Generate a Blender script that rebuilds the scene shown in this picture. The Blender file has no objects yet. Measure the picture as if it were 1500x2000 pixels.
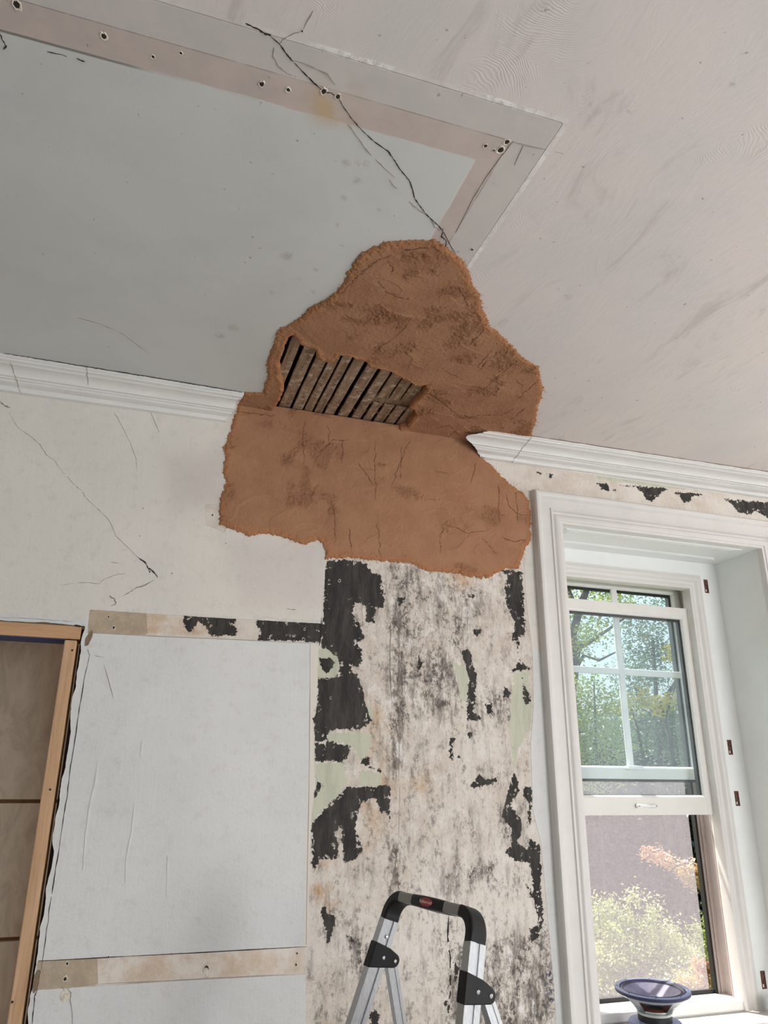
import bpy, bmesh, math, random
import numpy as np
from mathutils import Vector, Matrix
random.seed(7)
rng = np.random.default_rng(11)
PI = math.pi
SC = bpy.context.scene
COL = SC.collection

# ------------------------------------------------------------------ camera
FPX = 1469.23                       # focal length in pixels of the 1500x2000 frame
YAW, PITCH, ROLL = 0.31693614, 0.3460002, 0.00730573
DIST, EYE = 2.45, 1.60              # distance to the front wall (plane y=0), eye height
CEIL = 2.8716
_f = np.array([math.sin(YAW)*math.cos(PITCH), math.cos(YAW)*math.cos(PITCH), math.sin(PITCH)])
_r = np.array([math.cos(YAW), -math.sin(YAW), 0.0])
_u = np.cross(_r, _f)
_r, _u = _r*math.cos(ROLL)+_u*math.sin(ROLL), -_r*math.sin(ROLL)+_u*math.cos(ROLL)
cam_d = bpy.data.cameras.new('camera')
cam = bpy.data.objects.new('camera', cam_d); COL.objects.link(cam)
cam_d.sensor_fit = 'VERTICAL'; cam_d.sensor_height = 36.0
cam_d.lens = FPX/2000*36.0
cam_d.clip_start = 0.02; cam_d.clip_end = 200
m = Matrix(((_r[0], _u[0], -_f[0], 0), (_r[1], _u[1], -_f[1], -DIST), (_r[2], _u[2], -_f[2], EYE), (0, 0, 0, 1)))
cam.matrix_world = m
SC.camera = cam

# ------------------------------------------------------------------ light and exposure
SC.view_settings.view_transform = 'Standard'
SC.view_settings.look = 'None'
SC.view_settings.exposure = 0.0
SC.view_settings.gamma = 1.0
SC.view_settings.use_curve_mapping = False
SC.cycles.use_denoising = True
SC.cycles.max_bounces = 10
SC.cycles.diffuse_bounces = 6
SC.cycles.transparent_max_bounces = 24
world = bpy.data.worlds.new('world'); SC.world = world; world.use_nodes = True
wn = world.node_tree.nodes; wl = world.node_tree.links; wn.clear()
wo = wn.new('ShaderNodeOutputWorld'); wb = wn.new('ShaderNodeBackground'); ws = wn.new('ShaderNodeTexSky')
ws.sky_type = 'NISHITA'; ws.sun_disc = False; ws.sun_elevation = math.radians(50); ws.sun_rotation = math.radians(-25)
ws.air_density = 1.0; ws.dust_density = 5.0; ws.ozone_density = 1.0
wb.inputs['Strength'].default_value = 0.32
wl.new(ws.outputs[0], wb.inputs[0]); wl.new(wb.outputs[0], wo.inputs[0])

def sun(name, strength, color, direction, angle=0.6):
    d = bpy.data.lights.new(name, 'SUN'); d.energy = strength; d.color = color; d.angle = math.radians(angle)
    o = bpy.data.objects.new(name, d); COL.objects.link(o); o.location = (3, 8, 12)
    o.rotation_euler = Vector(direction).to_track_quat('-Z', 'Y').to_euler()
sun('sun', 9.0, (1.0, 0.95, 0.86), (0.22, -0.36, -1.0))

def area(name, loc, direction, sx, sy, power, color):
    d = bpy.data.lights.new(name, 'AREA'); d.shape = 'RECTANGLE'; d.size = sx; d.size_y = sy; d.energy = power; d.color = color
    o = bpy.data.objects.new(name, d); COL.objects.link(o); o.location = loc
    o.rotation_euler = Vector(direction).to_track_quat('-Z', 'Z').to_euler()
# daylight entering through the room's other windows: one more in the front wall, one in the right wall, two in the back wall (all out of frame)
area('daylight_second_front_window', (4.2, 0.12, 1.60), (0, -1, 0), 1.0, 1.7, 62, (1.0, 0.99, 0.975))
area('daylight_right_window', (5.12, -2.40, 1.60), (-1, 0, 0), 1.0, 1.7, 26, (1.0, 0.99, 0.98))
area('daylight_back_window', (0.8, -5.32, 1.60), (0, 1, 0), 1.2, 1.7, 32, (0.95, 0.98, 1.0))
area('daylight_back_window_corner', (3.2, -5.32, 1.60), (0, 1, 0), 1.2, 1.7, 104, (0.98, 0.985, 1.0))

# ------------------------------------------------------------------ helpers: from the photograph's frame to the real planes
def _ray(x, y): return (x-750)/FPX*_r-(y-1000)/FPX*_u+_f
def on_wall(x, y, d=0.0):
    v = _ray(x, y); t = (DIST+d)/v[1]; return (v[0]*t, v[2]*t+EYE)
def on_ceil(x, y, h=CEIL):
    v = _ray(x, y); t = (h-EYE)/v[2]; return (v[0]*t, v[1]*t-DIST)
def Zm(ox, oy, s, pts): return [(ox+a/s, oy+b/s) for a, b in pts]
def W(pts, d=0.0): return np.array([on_wall(x, y, d) for x, y in pts])
def Cc(pts): return np.array([on_ceil(x, y) for x, y in pts])

def sdf(P, poly):
    """signed distance, positive inside"""
    poly = np.asarray(poly, float); n = len(poly)
    d2 = np.full(len(P), 1e9); ins = np.zeros(len(P), bool)
    for i in range(n):
        a = poly[i]; b = poly[(i+1) % n]; e = b-a
        w0 = P-a; t = np.clip((w0@e)/max(e@e, 1e-12), 0, 1)
        q = w0-t[:, None]*e; d2 = np.minimum(d2, (q*q).sum(1))
        c = ((a[1] > P[:, 1]) != (b[1] > P[:, 1]))
        with np.errstate(divide='ignore', invalid='ignore'):
            xx = e[0]*(P[:, 1]-a[1])/(e[1] if abs(e[1]) > 1e-12 else 1e-12)+a[0]
        ins ^= c & (P[:, 0] < xx)
    d = np.sqrt(d2); return np.where(ins, d, -d)
def field(P, polys, lim=0.05):
    out = np.full(len(P), -lim)
    for p in polys:
        p = np.asarray(p); lo = p.min(0)-lim; hi = p.max(0)+lim
        k = (P[:, 0] > lo[0]) & (P[:, 0] < hi[0]) & (P[:, 1] > lo[1]) & (P[:, 1] < hi[1])
        if k.any(): out[k] = np.maximum(out[k], np.clip(sdf(P[k], p), -lim, lim))
    return out
def dline(P, line):
    d2 = np.full(len(P), 1e9); line = np.asarray(line)
    for a, b in zip(line[:-1], line[1:]):
        e = b-a; w0 = P-a; t = np.clip((w0@e)/max(e@e, 1e-12), 0, 1); q = w0-t[:, None]*e
        d2 = np.minimum(d2, (q*q).sum(1))
    return np.sqrt(d2)
def vnoise(x, y, seed=0):
    xi = np.floor(x).astype(np.int64); yi = np.floor(y).astype(np.int64); fx = x-xi; fy = y-yi
    def h(a, b):
        n = (a*374761393+b*668265263+seed*974634777) & 0xffffffff
        n = ((n ^ (n >> 13))*1274126177) & 0xffffffff
        return ((n ^ (n >> 16)) & 0xffff)/65535.0
    u = fx*fx*(3-2*fx); v = fy*fy*(3-2*fy)
    return (h(xi, yi)*(1-u)+h(xi+1, yi)*u)*(1-v)+(h(xi, yi+1)*(1-u)+h(xi+1, yi+1)*u)*v
def fbm(x, y, s, octv=4, seed=0, g=0.5):
    o = 0; a = 1; t = 0
    for k in range(octv):
        o = o+a*vnoise(x*s+17.3*k, y*s-9.1*k, seed+k); t += a; a *= g; s *= 2.03
    return o/t
def sstep(a, b, x):
    t = np.clip((x-a)/(b-a), 0, 1); return t*t*(3-2*t)

# ------------------------------------------------------------------ helpers: objects
def mesh_obj(name, V, F, mat=None, parent=None, smooth=False):
    me = bpy.data.meshes.new(name); me.from_pydata([tuple(map(float, v)) for v in V], [], [tuple(map(int, f)) for f in F]); me.update()
    o = bpy.data.objects.new(name, me); COL.objects.link(o)
    if mat: me.materials.append(mat)
    if parent: o.parent = parent
    if smooth: me.polygons.foreach_set('use_smooth', [True]*len(me.polygons))
    return o
def fast_quads(name, V, F, mat=None, parent=None, smooth=False):
    """V (N,3) array, F (M,4) array"""
    me = bpy.data.meshes.new(name); V = np.asarray(V, np.float32); F = np.asarray(F, np.int32); k = F.shape[1]
    me.vertices.add(len(V)); me.vertices.foreach_set('co', V.ravel())
    me.loops.add(F.size); me.loops.foreach_set('vertex_index', F.ravel())
    me.polygons.add(len(F)); me.polygons.foreach_set('loop_start', np.arange(0, F.size, k, dtype=np.int32))
    me.polygons.foreach_set('use_smooth', np.full(len(F), smooth)); me.update(); me.validate()
    o = bpy.data.objects.new(name, me); COL.objects.link(o)
    if mat: me.materials.append(mat)
    if parent: o.parent = parent
    return o
def set_attr(o, name, vals):
    a = o.data.attributes.new(name, 'FLOAT', 'POINT'); a.data.foreach_set('value', np.asarray(vals, np.float32))
def bm_obj(name, bm, mat=None, parent=None, smooth=False, bevel=0, segs=2):
    bmesh.ops.recalc_face_normals(bm, faces=bm.faces)
    me = bpy.data.meshes.new(name); bm.to_mesh(me); bm.free()
    o = bpy.data.objects.new(name, me); COL.objects.link(o)
    if mat: me.materials.append(mat)
    if parent: o.parent = parent
    if smooth:
        me.polygons.foreach_set('use_smooth', [True]*len(me.polygons))
    if bevel:
        b = o.modifiers.new('bevel', 'BEVEL'); b.width = bevel; b.segments = segs; b.limit_method = 'ANGLE'; b.angle_limit = 0.6
    return o
def add_box(bm, lo, hi, M=None):
    x0, y0, z0 = lo; x1, y1, z1 = hi
    vs = [Vector(p) for p in ((x0, y0, z0), (x1, y0, z0), (x1, y1, z0), (x0, y1, z0), (x0, y0, z1), (x1, y0, z1), (x1, y1, z1), (x0, y1, z1))]
    if M: vs = [M@v for v in vs]
    v = [bm.verts.new(p) for p in vs]
    for f in ((0, 3, 2, 1), (4, 5, 6, 7), (0, 1, 5, 4), (1, 2, 6, 5), (2, 3, 7, 6), (3, 0, 4, 7)): bm.faces.new([v[i] for i in f])
def box(name, lo, hi, mat, parent=None, bevel=0, M=None):
    bm = bmesh.new(); add_box(bm, lo, hi, M); return bm_obj(name, bm, mat, parent, bevel=bevel)
def add_lathe(bm, prof, c, n=64, M=None):
    rings = []
    for r, z in prof:
        rg = []
        for i in range(n):
            a = 2*PI*i/n; p = Vector((c[0]+r*math.cos(a), c[1]+r*math.sin(a), c[2]+z))
            rg.append(bm.verts.new(M@p if M else p))
        rings.append(rg)
    for a, b in zip(rings[:-1], rings[1:]):
        for i in range(n): bm.faces.new((a[i], a[(i+1) % n], b[(i+1) % n], b[i]))
    return rings
def lathe(name, prof, c, mat, parent=None, n=64, caps=True):
    bm = bmesh.new(); rg = add_lathe(bm, prof, c, n)
    if caps: bm.faces.new(rg[0]); bm.faces.new(rg[-1])
    o = bm_obj(name, bm, mat, parent, smooth=True)
    e = o.modifiers.new('edges', 'EDGE_SPLIT'); e.split_angle = 0.6
    return o
def add_tube(bm, pts, rad, n=6):
    prev = None; pts = [Vector(p) for p in pts]
    for i, p in enumerate(pts):
        t = (pts[min(i+1, len(pts)-1)]-pts[max(i-1, 0)]).normalized()
        a = t.orthogonal().normalized(); b = t.cross(a)
        if prev is not None:
            a = (pa-t*pa.dot(t)).normalized(); b = t.cross(a)
        pa = a
        r = rad[i] if hasattr(rad, '__len__') else rad
        rg = [bm.verts.new(p+(a*math.cos(2*PI*k/n)+b*math.sin(2*PI*k/n))*r) for k in range(n)]
        if prev:
            for k in range(n): bm.faces.new((prev[k], prev[(k+1) % n], rg[(k+1) % n], rg[k]))
        else: bm.faces.new(rg)
        prev = rg
    bm.faces.new(prev)
def empty(name, loc, label=None, cat=None, group=None, kind=None):
    o = bpy.data.objects.new(name, None); COL.objects.link(o); o.location = loc; o.empty_display_size = 0.05
    tag(o, label, cat, group, kind); return o
def tag(o, label=None, cat=None, group=None, kind=None):
    if label: o['label'] = label
    if cat: o['category'] = cat
    if group: o['group'] = group
    if kind: o['kind'] = kind
    return o
def keep(child, parent):
    """parent a mesh built in world coordinates under an empty that stands elsewhere"""
    child.parent = parent
    child.matrix_parent_inverse = Matrix.Translation(-Vector(parent.location))
    return child

# ------------------------------------------------------------------ materials
def srgb(r, g, b):
    f = lambda c: (c/255/12.92) if c/255 <= 0.04045 else ((c/255+0.055)/1.055)**2.4
    return (f(r), f(g), f(b), 1)
class G:
    def __init__(s, name):
        s.m = bpy.data.materials.new(name); s.m.use_nodes = True; s.t = s.m.node_tree; s.n = s.t.nodes; s.l = s.t.links
        s.n.clear(); s.out = s.n.new('ShaderNodeOutputMaterial')
        s.b = s.n.new('ShaderNodeBsdfPrincipled'); s.l.new(s.b.outputs[0], s.out.inputs[0])
        s.b.inputs['Roughness'].default_value = 0.6
    def put(s, sock, v):
        if isinstance(v, bpy.types.NodeSocket): s.l.new(v, sock)
        elif v is not None:
            sock.default_value = v
    def pos(s): return s.n.new('ShaderNodeNewGeometry').outputs['Position']
    def obj(s): return s.n.new('ShaderNodeTexCoord').outputs['Object']
    def attr(s, n_):
        a = s.n.new('ShaderNodeAttribute'); a.attribute_name = n_; return a.outputs['Fac']
    def scale(s, v, sc, rot=(0, 0, 0), loc=(0, 0, 0)):
        q = s.n.new('ShaderNodeMapping'); s.put(q.inputs['Vector'], v); q.inputs['Scale'].default_value = sc; q.inputs['Rotation'].default_value = rot; q.inputs['Location'].default_value = loc
        return q.outputs[0]
    def noise(s, v, sc, det=4, ro=0.5, dist=0.0, col=False):
        q = s.n.new('ShaderNodeTexNoise'); s.put(q.inputs['Vector'], v); q.inputs['Scale'].default_value = sc
        q.inputs['Detail'].default_value = det; q.inputs['Roughness'].default_value = ro; q.inputs['Distortion'].default_value = dist
        return q.outputs['Color' if col else 'Fac']
    def voro(s, v, sc, out='Distance', feat='F1', rnd=1.0):
        q = s.n.new('ShaderNodeTexVoronoi'); q.feature = feat; s.put(q.inputs['Vector'], v); q.inputs['Scale'].default_value = sc
        q.inputs['Randomness'].default_value = rnd
        return q.outputs[out]
    def math(s, op, a, b=None, c=None, clamp=False):
        q = s.n.new('ShaderNodeMath'); q.operation = op; q.use_clamp = clamp; s.put(q.inputs[0], a)
        if b is not None: s.put(q.inputs[1], b)
        if c is not None: s.put(q.inputs[2], c)
        return q.outputs[0]
    def vadd(s, a, b, op='ADD'):
        q = s.n.new('ShaderNodeVectorMath'); q.operation = op; s.put(q.inputs[0], a); s.put(q.inputs[1], b); return q.outputs[0]
    def step(s, v, a, b, lo=0.0, hi=1.0):
        q = s.n.new('ShaderNodeMapRange'); q.interpolation_type = 'SMOOTHSTEP'; s.put(q.inputs[0], v)
        q.inputs[1].default_value = a; q.inputs[2].default_value = b; q.inputs[3].default_value = lo; q.inputs[4].default_value = hi
        return q.outputs[0]
    def mix(s, f, a, b, blend='MIX'):
        q = s.n.new('ShaderNodeMix'); q.data_type = 'RGBA'; q.blend_type = blend; s.put(q.inputs[0], f); s.put(q.inputs[6], a); s.put(q.inputs[7], b)
        return q.outputs[2]
    def bump(s, h, st=1.0, dist=0.002, nrm=None):
        q = s.n.new('ShaderNodeBump'); s.put(q.inputs['Height'], h); q.inputs['Strength'].default_value = st; q.inputs['Distance'].default_value = dist
        if nrm is not None: s.put(q.inputs['Normal'], nrm)
        return q.outputs[0]
    def fin(s, color=None, rough=None, nrm=None, metal=None, spec=None):
        if color is not None: s.put(s.b.inputs['Base Color'], color)
        if rough is not None: s.put(s.b.inputs['Roughness'], rough)
        if nrm is not None: s.put(s.b.inputs['Normal'], nrm)
        if metal is not None: s.b.inputs['Metallic'].default_value = metal
        if spec is not None: s.b.inputs['Specular IOR Level'].default_value = spec
        return s.m

def plain(name, c, c2=None, sc=8, rough=0.55, bump=0.0, bsc=60, metal=0.0, spec=None):
    g = G(name); p = g.obj(); n = g.noise(p, sc, 5, 0.6)
    col = g.mix(g.step(n, 0.3, 0.7), c, c2 or tuple([x*0.9 for x in c[:3]]+[1]))
    nr = g.bump(g.noise(p, bsc, 5, 0.6), bump, 0.002) if bump else None
    return g.fin(col, rough, nr, metal, spec)

def wood(name, c1, c2, axis=2, sc=1.0, rough=0.7):
    g = G(name); s_ = [42*sc]*3; s_[axis] = 2.2*sc
    p = g.scale(g.pos(), tuple(s_)); n = g.noise(p, 1.0, 6, 0.65, 0.6); k = g.noise(g.scale(g.pos(), tuple(x*3.5 for x in s_)), 1.0, 4, 0.6)
    col = g.mix(g.step(n, 0.32, 0.68), c1, c2); col = g.mix(g.step(k, 0.5, 0.9), col, tuple(x*0.6 for x in c2[:3])+(1,))
    return g.fin(col, rough, g.bump(n, 0.25, 0.001), spec=0.25)

# painted trim: off white semi-gloss with faint brush bumps
def paint_mat(name, c, rough=0.42, dirt=0.0):
    g = G(name); p = g.pos()
    n = g.noise(p, 9, 5, 0.6); f = g.noise(p, 140, 4, 0.6)
    col = g.mix(g.step(n, 0.35, 0.75), c, tuple(x*0.95 for x in c[:3])+(1,))
    if dirt:
        col = g.mix(g.math('MULTIPLY', g.step(g.noise(g.scale(p, (1, 1, 0.4)), 30, 8, 0.75), 0.55, 0.72), dirt), col, srgb(120, 112, 100))
    h = g.math('ADD', g.math('MULTIPLY', n, 1.2), g.math('MULTIPLY', f, 0.35))
    return g.fin(col, rough, g.bump(h, 0.35, 0.0015), spec=0.4)
M_trim = paint_mat('trim_paint', srgb(216, 213, 209), 0.4, 0.08)
M_reveal = paint_mat('reveal_paint', srgb(233, 235, 233), 0.38)
M_cornice = paint_mat('cornice_paint', srgb(222, 221, 218), 0.45, 0.12)
M_sash = paint_mat('sash_vinyl', srgb(222, 220, 214), 0.35)

def wall_material():
    g = G('front_wall_paint'); p = g.pos()
    nm = g.noise(p, 13, 7, 0.68); nf = g.noise(p, 90, 7, 0.66); nb = g.noise(p, 2.2, 4, 0.55)
    vs = g.noise(g.scale(p, (1, 1, 0.22)), 26, 9, 0.74)         # vertical scrape streaks
    vs2 = g.noise(g.scale(p, (1, 1, 0.7), loc=(3, 1, 5)), 62, 9, 0.80)
    vs3 = g.noise(g.scale(p, (1, 1, 0.6), loc=(7, 1, 2)), 20, 10, 0.76)
    warp = g.math('ADD', g.math('MULTIPLY', g.math('SUBTRACT', nm, 0.5), 0.036), g.math('MULTIPLY', g.math('SUBTRACT', nf, 0.5), 0.034))
    fine = g.math('MULTIPLY', g.math('SUBTRACT', nf, 0.5), 0.006)
    def edge(name, w, width=0.0007):
        return g.step(g.math('ADD', g.attr(name), w), -width, width)
    bare = edge('bare', fine, 0.0008)
    # bare plaster with scuffs
    cream = g.mix(g.step(nm, 0.35, 0.68), srgb(218, 210, 200), srgb(203, 192, 180))
    cream = g.mix(g.step(nb, 0.45, 0.65), cream, srgb(222, 215, 207))
    tan = g.mix(g.step(nf, 0.35, 0.65), srgb(205, 172, 138), srgb(186, 150, 112))
    cream = g.mix(g.math('MULTIPLY', g.attr('tan'), g.step(nm, 0.36, 0.62)), cream, tan)
    gr = g.attr('grime')
    m1 = g.math('MULTIPLY', g.step(g.math('ADD', vs, g.math('MULTIPLY', gr, 0.12)), 0.56, 0.72), g.math('MULTIPLY', gr, 0.85))
    cream = g.mix(m1, cream, srgb(104, 96, 90))
    m2 = g.math('MULTIPLY', g.step(g.math('ADD', vs2, g.math('MULTIPLY', gr, 0.10)), 0.58, 0.66), g.math('MULTIPLY', gr, 0.7))
    cream = g.mix(m2, cream, srgb(128, 122, 116))
    m3 = g.math('MULTIPLY', g.step(g.math('ADD', vs3, g.math('MULTIPLY', gr, 0.08)), 0.56, 0.63), g.math('MULTIPLY', g.step(vs2, 0.44, 0.54), g.math('MULTIPLY', gr, 1.0, clamp=True)))
    cream = g.mix(m3, cream, srgb(92, 86, 82))
    lite = g.math('MULTIPLY', g.step(vs3, 0.47, 0.38), g.math('MULTIPLY', gr, 0.9, clamp=True))
    cream = g.mix(lite, cream, srgb(232, 228, 224))
    green = edge('green', warp, 0.001)
    gcol = g.mix(g.step(vs, 0.4, 0.7), srgb(198, 199, 180), srgb(180, 182, 164))
    col = g.mix(green, cream, gcol)
    taupe = edge('taupe', fine, 0.001)
    tcol = g.mix(g.step(nm, 0.35, 0.65), srgb(188, 172, 150), srgb(168, 152, 132))
    tcol = g.mix(g.step(nf, 0.6, 0.72), tcol, srgb(205, 198, 188))
    col = g.mix(taupe, col, tcol)
    # black underpaint
    isl = g.noise(p, 42, 5, 0.62)
    sp = g.math('SUBTRACT', 1.0, g.math('MULTIPLY', g.step(isl, 0.60, 0.61), g.step(g.attr('dark'), 0.026, 0.008)))
    dk = g.math('MULTIPLY', edge('dark', warp, 0.0006), sp)
    dcol = g.mix(g.step(vs, 0.38, 0.68), srgb(46, 44, 43), srgb(76, 72, 68))
    dcol = g.mix(g.step(vs2, 0.62, 0.8), dcol, srgb(120, 116, 110))
    col = g.mix(dk, col, dcol)
    fleck = g.math('MULTIPLY', g.step(g.noise(g.scale(p, (1, 1, 0.45), loc=(9, 2, 1)), 34, 7, 0.7), 0.66, 0.67), g.attr('fleck'))
    col = g.mix(fleck, col, srgb(52, 49, 47))
    blue = g.math('MULTIPLY', g.attr('blue'), g.step(g.noise(p, 90, 6, 0.7), 0.5, 0.56))
    col = g.mix(blue, col, srgb(66, 70, 92))
    # white emulsion
    zz_ = g.n.new('ShaderNodeSeparateXYZ'); g.put(zz_.inputs[0], p); upz = g.math('MAXIMUM', g.step(zz_.outputs[2], 2.06, 2.07), g.step(zz_.outputs[0], 2.5, 2.51))
    wc = g.mix(upz, g.mix(g.step(nb, 0.35, 0.65), srgb(217, 217, 215), srgb(209, 210, 209)), g.mix(g.step(nb, 0.35, 0.65), srgb(222, 217, 209), srgb(214, 210, 203)))
    brsh = g.noise(g.scale(p, (1, 1, 0.12), loc=(2, 0, 3)), 110, 5, 0.6)
    wc = g.mix(g.math('MULTIPLY', g.step(g.noise(p, 24, 8, 0.75), 0.50, 0.68), 0.35), wc, srgb(190, 184, 176))
    wc = g.mix(g.math('MULTIPLY', g.attr('smudge'), 0.55), wc, srgb(188, 178, 172))
    wc = g.mix(g.math('MULTIPLY', g.attr('warm'), 1.0), wc, srgb(219, 211, 201))
    wdirt = g.math('MULTIPLY', g.step(g.noise(p, 55, 8, 0.78), 0.62, 0.72), 0.4)
    wc = g.mix(wdirt, wc, srgb(176, 170, 160))
    col = g.mix(bare, wc, col)
    br = edge('brown', g.math('MULTIPLY', fine, 0.5), 0.0006)
    col = g.mix(br, col, g.mix(g.step(nf, 0.4, 0.6), srgb(118, 100, 84), srgb(140, 120, 100)))
    h = g.math('MULTIPLY', g.math('SUBTRACT', 1.0, bare), 1.3)
    h = g.math('SUBTRACT', h, g.math('MULTIPLY', dk, 0.55))
    h = g.math('SUBTRACT', h, g.math('MULTIPLY', br, 1.5))
    h = g.math('ADD', h, g.math('MULTIPLY', nm, 1.5)); h = g.math('ADD', h, g.math('MULTIPLY', nf, 0.75)); h = g.math('ADD', h, g.math('MULTIPLY', brsh, 0.5))
    nr = g.bump(h, 0.85, 0.0016)
    return g.fin(col, g.mix(bare, (0.48, 0.48, 0.48, 1), (0.8, 0.8, 0.8, 1)), nr, spec=0.3)
M_wall = wall_material()

def ceiling_material():
    g = G('ceiling_paint'); p = g.pos()
    nb = g.noise(p, 2.6, 5, 0.6, 0.4); nm = g.noise(p, 14, 6, 0.65); nf = g.noise(p, 90, 6, 0.65)
    o = g.step(g.math('ADD', g.attr('s_out'), g.math('MULTIPLY', g.math('SUBTRACT', nf, 0.5), 0.003)), -0.0008, 0.0008)
    md = g.step(g.math('ADD', g.attr('s_mid'), g.math('MULTIPLY', g.math('SUBTRACT', nm, 0.5), 0.003)), -0.0015, 0.0015)
    inn = g.step(g.math('ADD', g.attr('s_in'), g.math('MULTIPLY', g.math('SUBTRACT', nm, 0.5), 0.010)), -0.003, 0.003)
    warm = g.mix(g.step(nb, 0.35, 0.68), srgb(217, 209, 205), srgb(209, 205, 202))
    brush = g.noise(g.scale(p, (1, 0.35, 1), rot=(0, 0, 0.9)), 9, 6, 0.65, 1.2)
    warm = g.mix(g.step(brush, 0.55, 0.75), warm, srgb(196, 190, 185))
    band = g.mix(g.step(nm, 0.3, 0.7), srgb(203, 198, 193), srgb(196, 192, 188))
    pink = g.mix(g.step(nm, 0.35, 0.7), srgb(198, 185, 178), srgb(189, 178, 172))
    panel = g.mix(g.step(nb, 0.35, 0.7), srgb(206, 208, 206), srgb(199, 201, 199))
    col = g.mix(o, warm, band); col = g.mix(md, col, pink); col = g.mix(inn, col, panel)
    # chalky lip left along the outer paint edge, pencil-dark scribed line along the middle edge
    def near(a, c, w):
        return g.step(g.math('ABSOLUTE', g.math('SUBTRACT', g.attr(a), c)), w, w*0.3)
    lipn = g.step(g.noise(p, 60, 6, 0.7), 0.36, 0.56)
    lip = g.math('MULTIPLY', g.math('MULTIPLY', near('s_out', -0.004, 0.010), lipn), g.attr('lip'))
    col = g.mix(lip, col, srgb(238, 237, 234))
    col = g.mix(g.math('MULTIPLY', near('s_mid', 0.0, 0.0018), g.step(nm, 0.36, 0.55, 0.2, 0.7)), col, srgb(138, 126, 118))
    col = g.mix(g.math('MULTIPLY', near('s_in', 0.002, 0.0045), g.attr('edge_shade')), col, srgb(118, 112, 106))  # shadow streaks painted dark along the panel's inner edge
    st = g.attr('stain'); col = g.mix(g.math('MULTIPLY', st, g.step(nm, 0.35, 0.6)), col, srgb(196, 172, 140))
    thumb = g.math('MULTIPLY', g.attr('thumb'), g.step(nf, 0.3, 0.6)); col = g.mix(thumb, col, srgb(160, 154, 150))
    spk = g.math('MULTIPLY', g.step(g.noise(p, 46, 3, 0.5), 0.725, 0.735), 0.5); col = g.mix(spk, col, srgb(120, 108, 100))
    # relief: concentric brush arcs on the brushed part, thick paint in the panel
    pw = g.vadd(p, g.vadd(g.noise(p, 5, 3, 0.5, col=True), (0.12, 0.12, 0.12), 'MULTIPLY'))
    d1 = g.voro(pw, 2.7); arcs = g.math('SINE', g.math('MULTIPLY', d1, 520))
    am = g.step(g.noise(g.scale(p, (1, 1, 1), loc=(4, 7, 0)), 4.5, 3, 0.5), 0.52, 0.66)
    arcs = g.math('MULTIPLY', g.math('MULTIPLY', arcs, am), g.math('SUBTRACT', 1.0, o))
    h = g.math('ADD', g.math('MULTIPLY', arcs, 0.15), g.math('MULTIPLY', nm, 0.8))
    h = g.math('ADD', h, g.math('MULTIPLY', g.math('MULTIPLY', brush, 1.6), g.math('SUBTRACT', 1.0, o)))
    h = g.math('ADD', h, g.math('MULTIPLY', nf, 0.22))
    h = g.math('ADD', h, g.math('MULTIPLY', lip, 0.9)); h = g.math('ADD', h, g.math('MULTIPLY', g.math('SUBTRACT', 1.0, o), 0.9))
    h = g.math('ADD', h, g.math('MULTIPLY', inn, 0.5))
    return g.fin(col, 0.62, g.bump(h, 0.8, 0.0013), spec=0.3)
M_ceil = ceiling_material()

def clay_material():
    g = G('clay_plaster'); p = g.pos()
    nm = g.noise(p, 9, 6, 0.62); nf = g.noise(p, 120, 7, 0.7); ng = g.noise(p, 380, 3, 0.6)
    ro = g.attr('rough'); ed = g.attr('rim')
    col = g.mix(g.step(nm, 0.34, 0.68), srgb(169, 128, 99), srgb(159, 117, 90))
    col = g.mix(g.math('MULTIPLY', ro, 0.30), col, srgb(148, 102, 73))
    col = g.mix(g.math('MULTIPLY', ed, g.step(nf, 0.35, 0.6, 0.3, 0.9)), col, srgb(184, 130, 90))
    col = g.mix(g.math('MULTIPLY', g.attr('crack'), 0.30), col, srgb(110, 72, 50))
    h = g.math('ADD', g.math('MULTIPLY', nf, g.math('ADD', 0.75, g.math('MULTIPLY', ro, 1.4))), g.math('MULTIPLY', ng, 0.18))
    h = g.math('ADD', h, g.math('MULTIPLY', g.noise(g.scale(p, (1, 0.3, 0.3), rot=(0.3, 0.2, 0.5)), 40, 5, 0.6), 0.4))
    return g.fin(col, 0.92, g.bump(h, 1.0, 0.0028), spec=0.1)
M_clay = clay_material()
M_lathw = wood('old_lath_wood', srgb(150, 128, 106), srgb(112, 88, 66), axis=1, sc=0.8, rough=0.9)
def lath_mat():
    g = G('dusty_lath'); p = g.pos()
    n = g.noise(g.scale(p, (60, 5, 60)), 1, 6, 0.65); k = g.noise(p, 40, 6, 0.7)
    col = g.mix(g.step(n, 0.3, 0.7), srgb(158, 134, 112), srgb(116, 92, 70)); col = g.mix(g.step(k, 0.48, 0.7), col, srgb(190, 172, 152))
    return g.fin(col, 0.9, g.bump(n, 0.5, 0.001), spec=0.1)
M_lath = lath_mat()
M_void = plain('void_shade', srgb(40, 32, 28), rough=0.95)  # near-black colour stands in for the shade inside unlit voids
M_crack = plain('crack_shadow_gap', srgb(48, 42, 38), rough=0.95)
M_crack_soft = plain('hairline_crack', srgb(148, 139, 130), rough=0.95)
M_chalk = plain('broken_plaster', srgb(226, 220, 210), srgb(196, 184, 168), 60, 0.9, 0.5, 200)
M_pine = wood('new_pine', srgb(208, 172, 138), srgb(188, 150, 114), axis=2, sc=0.8)
M_pineh = wood('new_pine_header', srgb(202, 162, 126), srgb(180, 138, 100), axis=0, sc=0.8)
M_blue = plain('blue_underside', srgb(44, 58, 108), rough=0.6)
M_room = plain('room_paint', srgb(216, 215, 213), rough=0.6)
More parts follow.
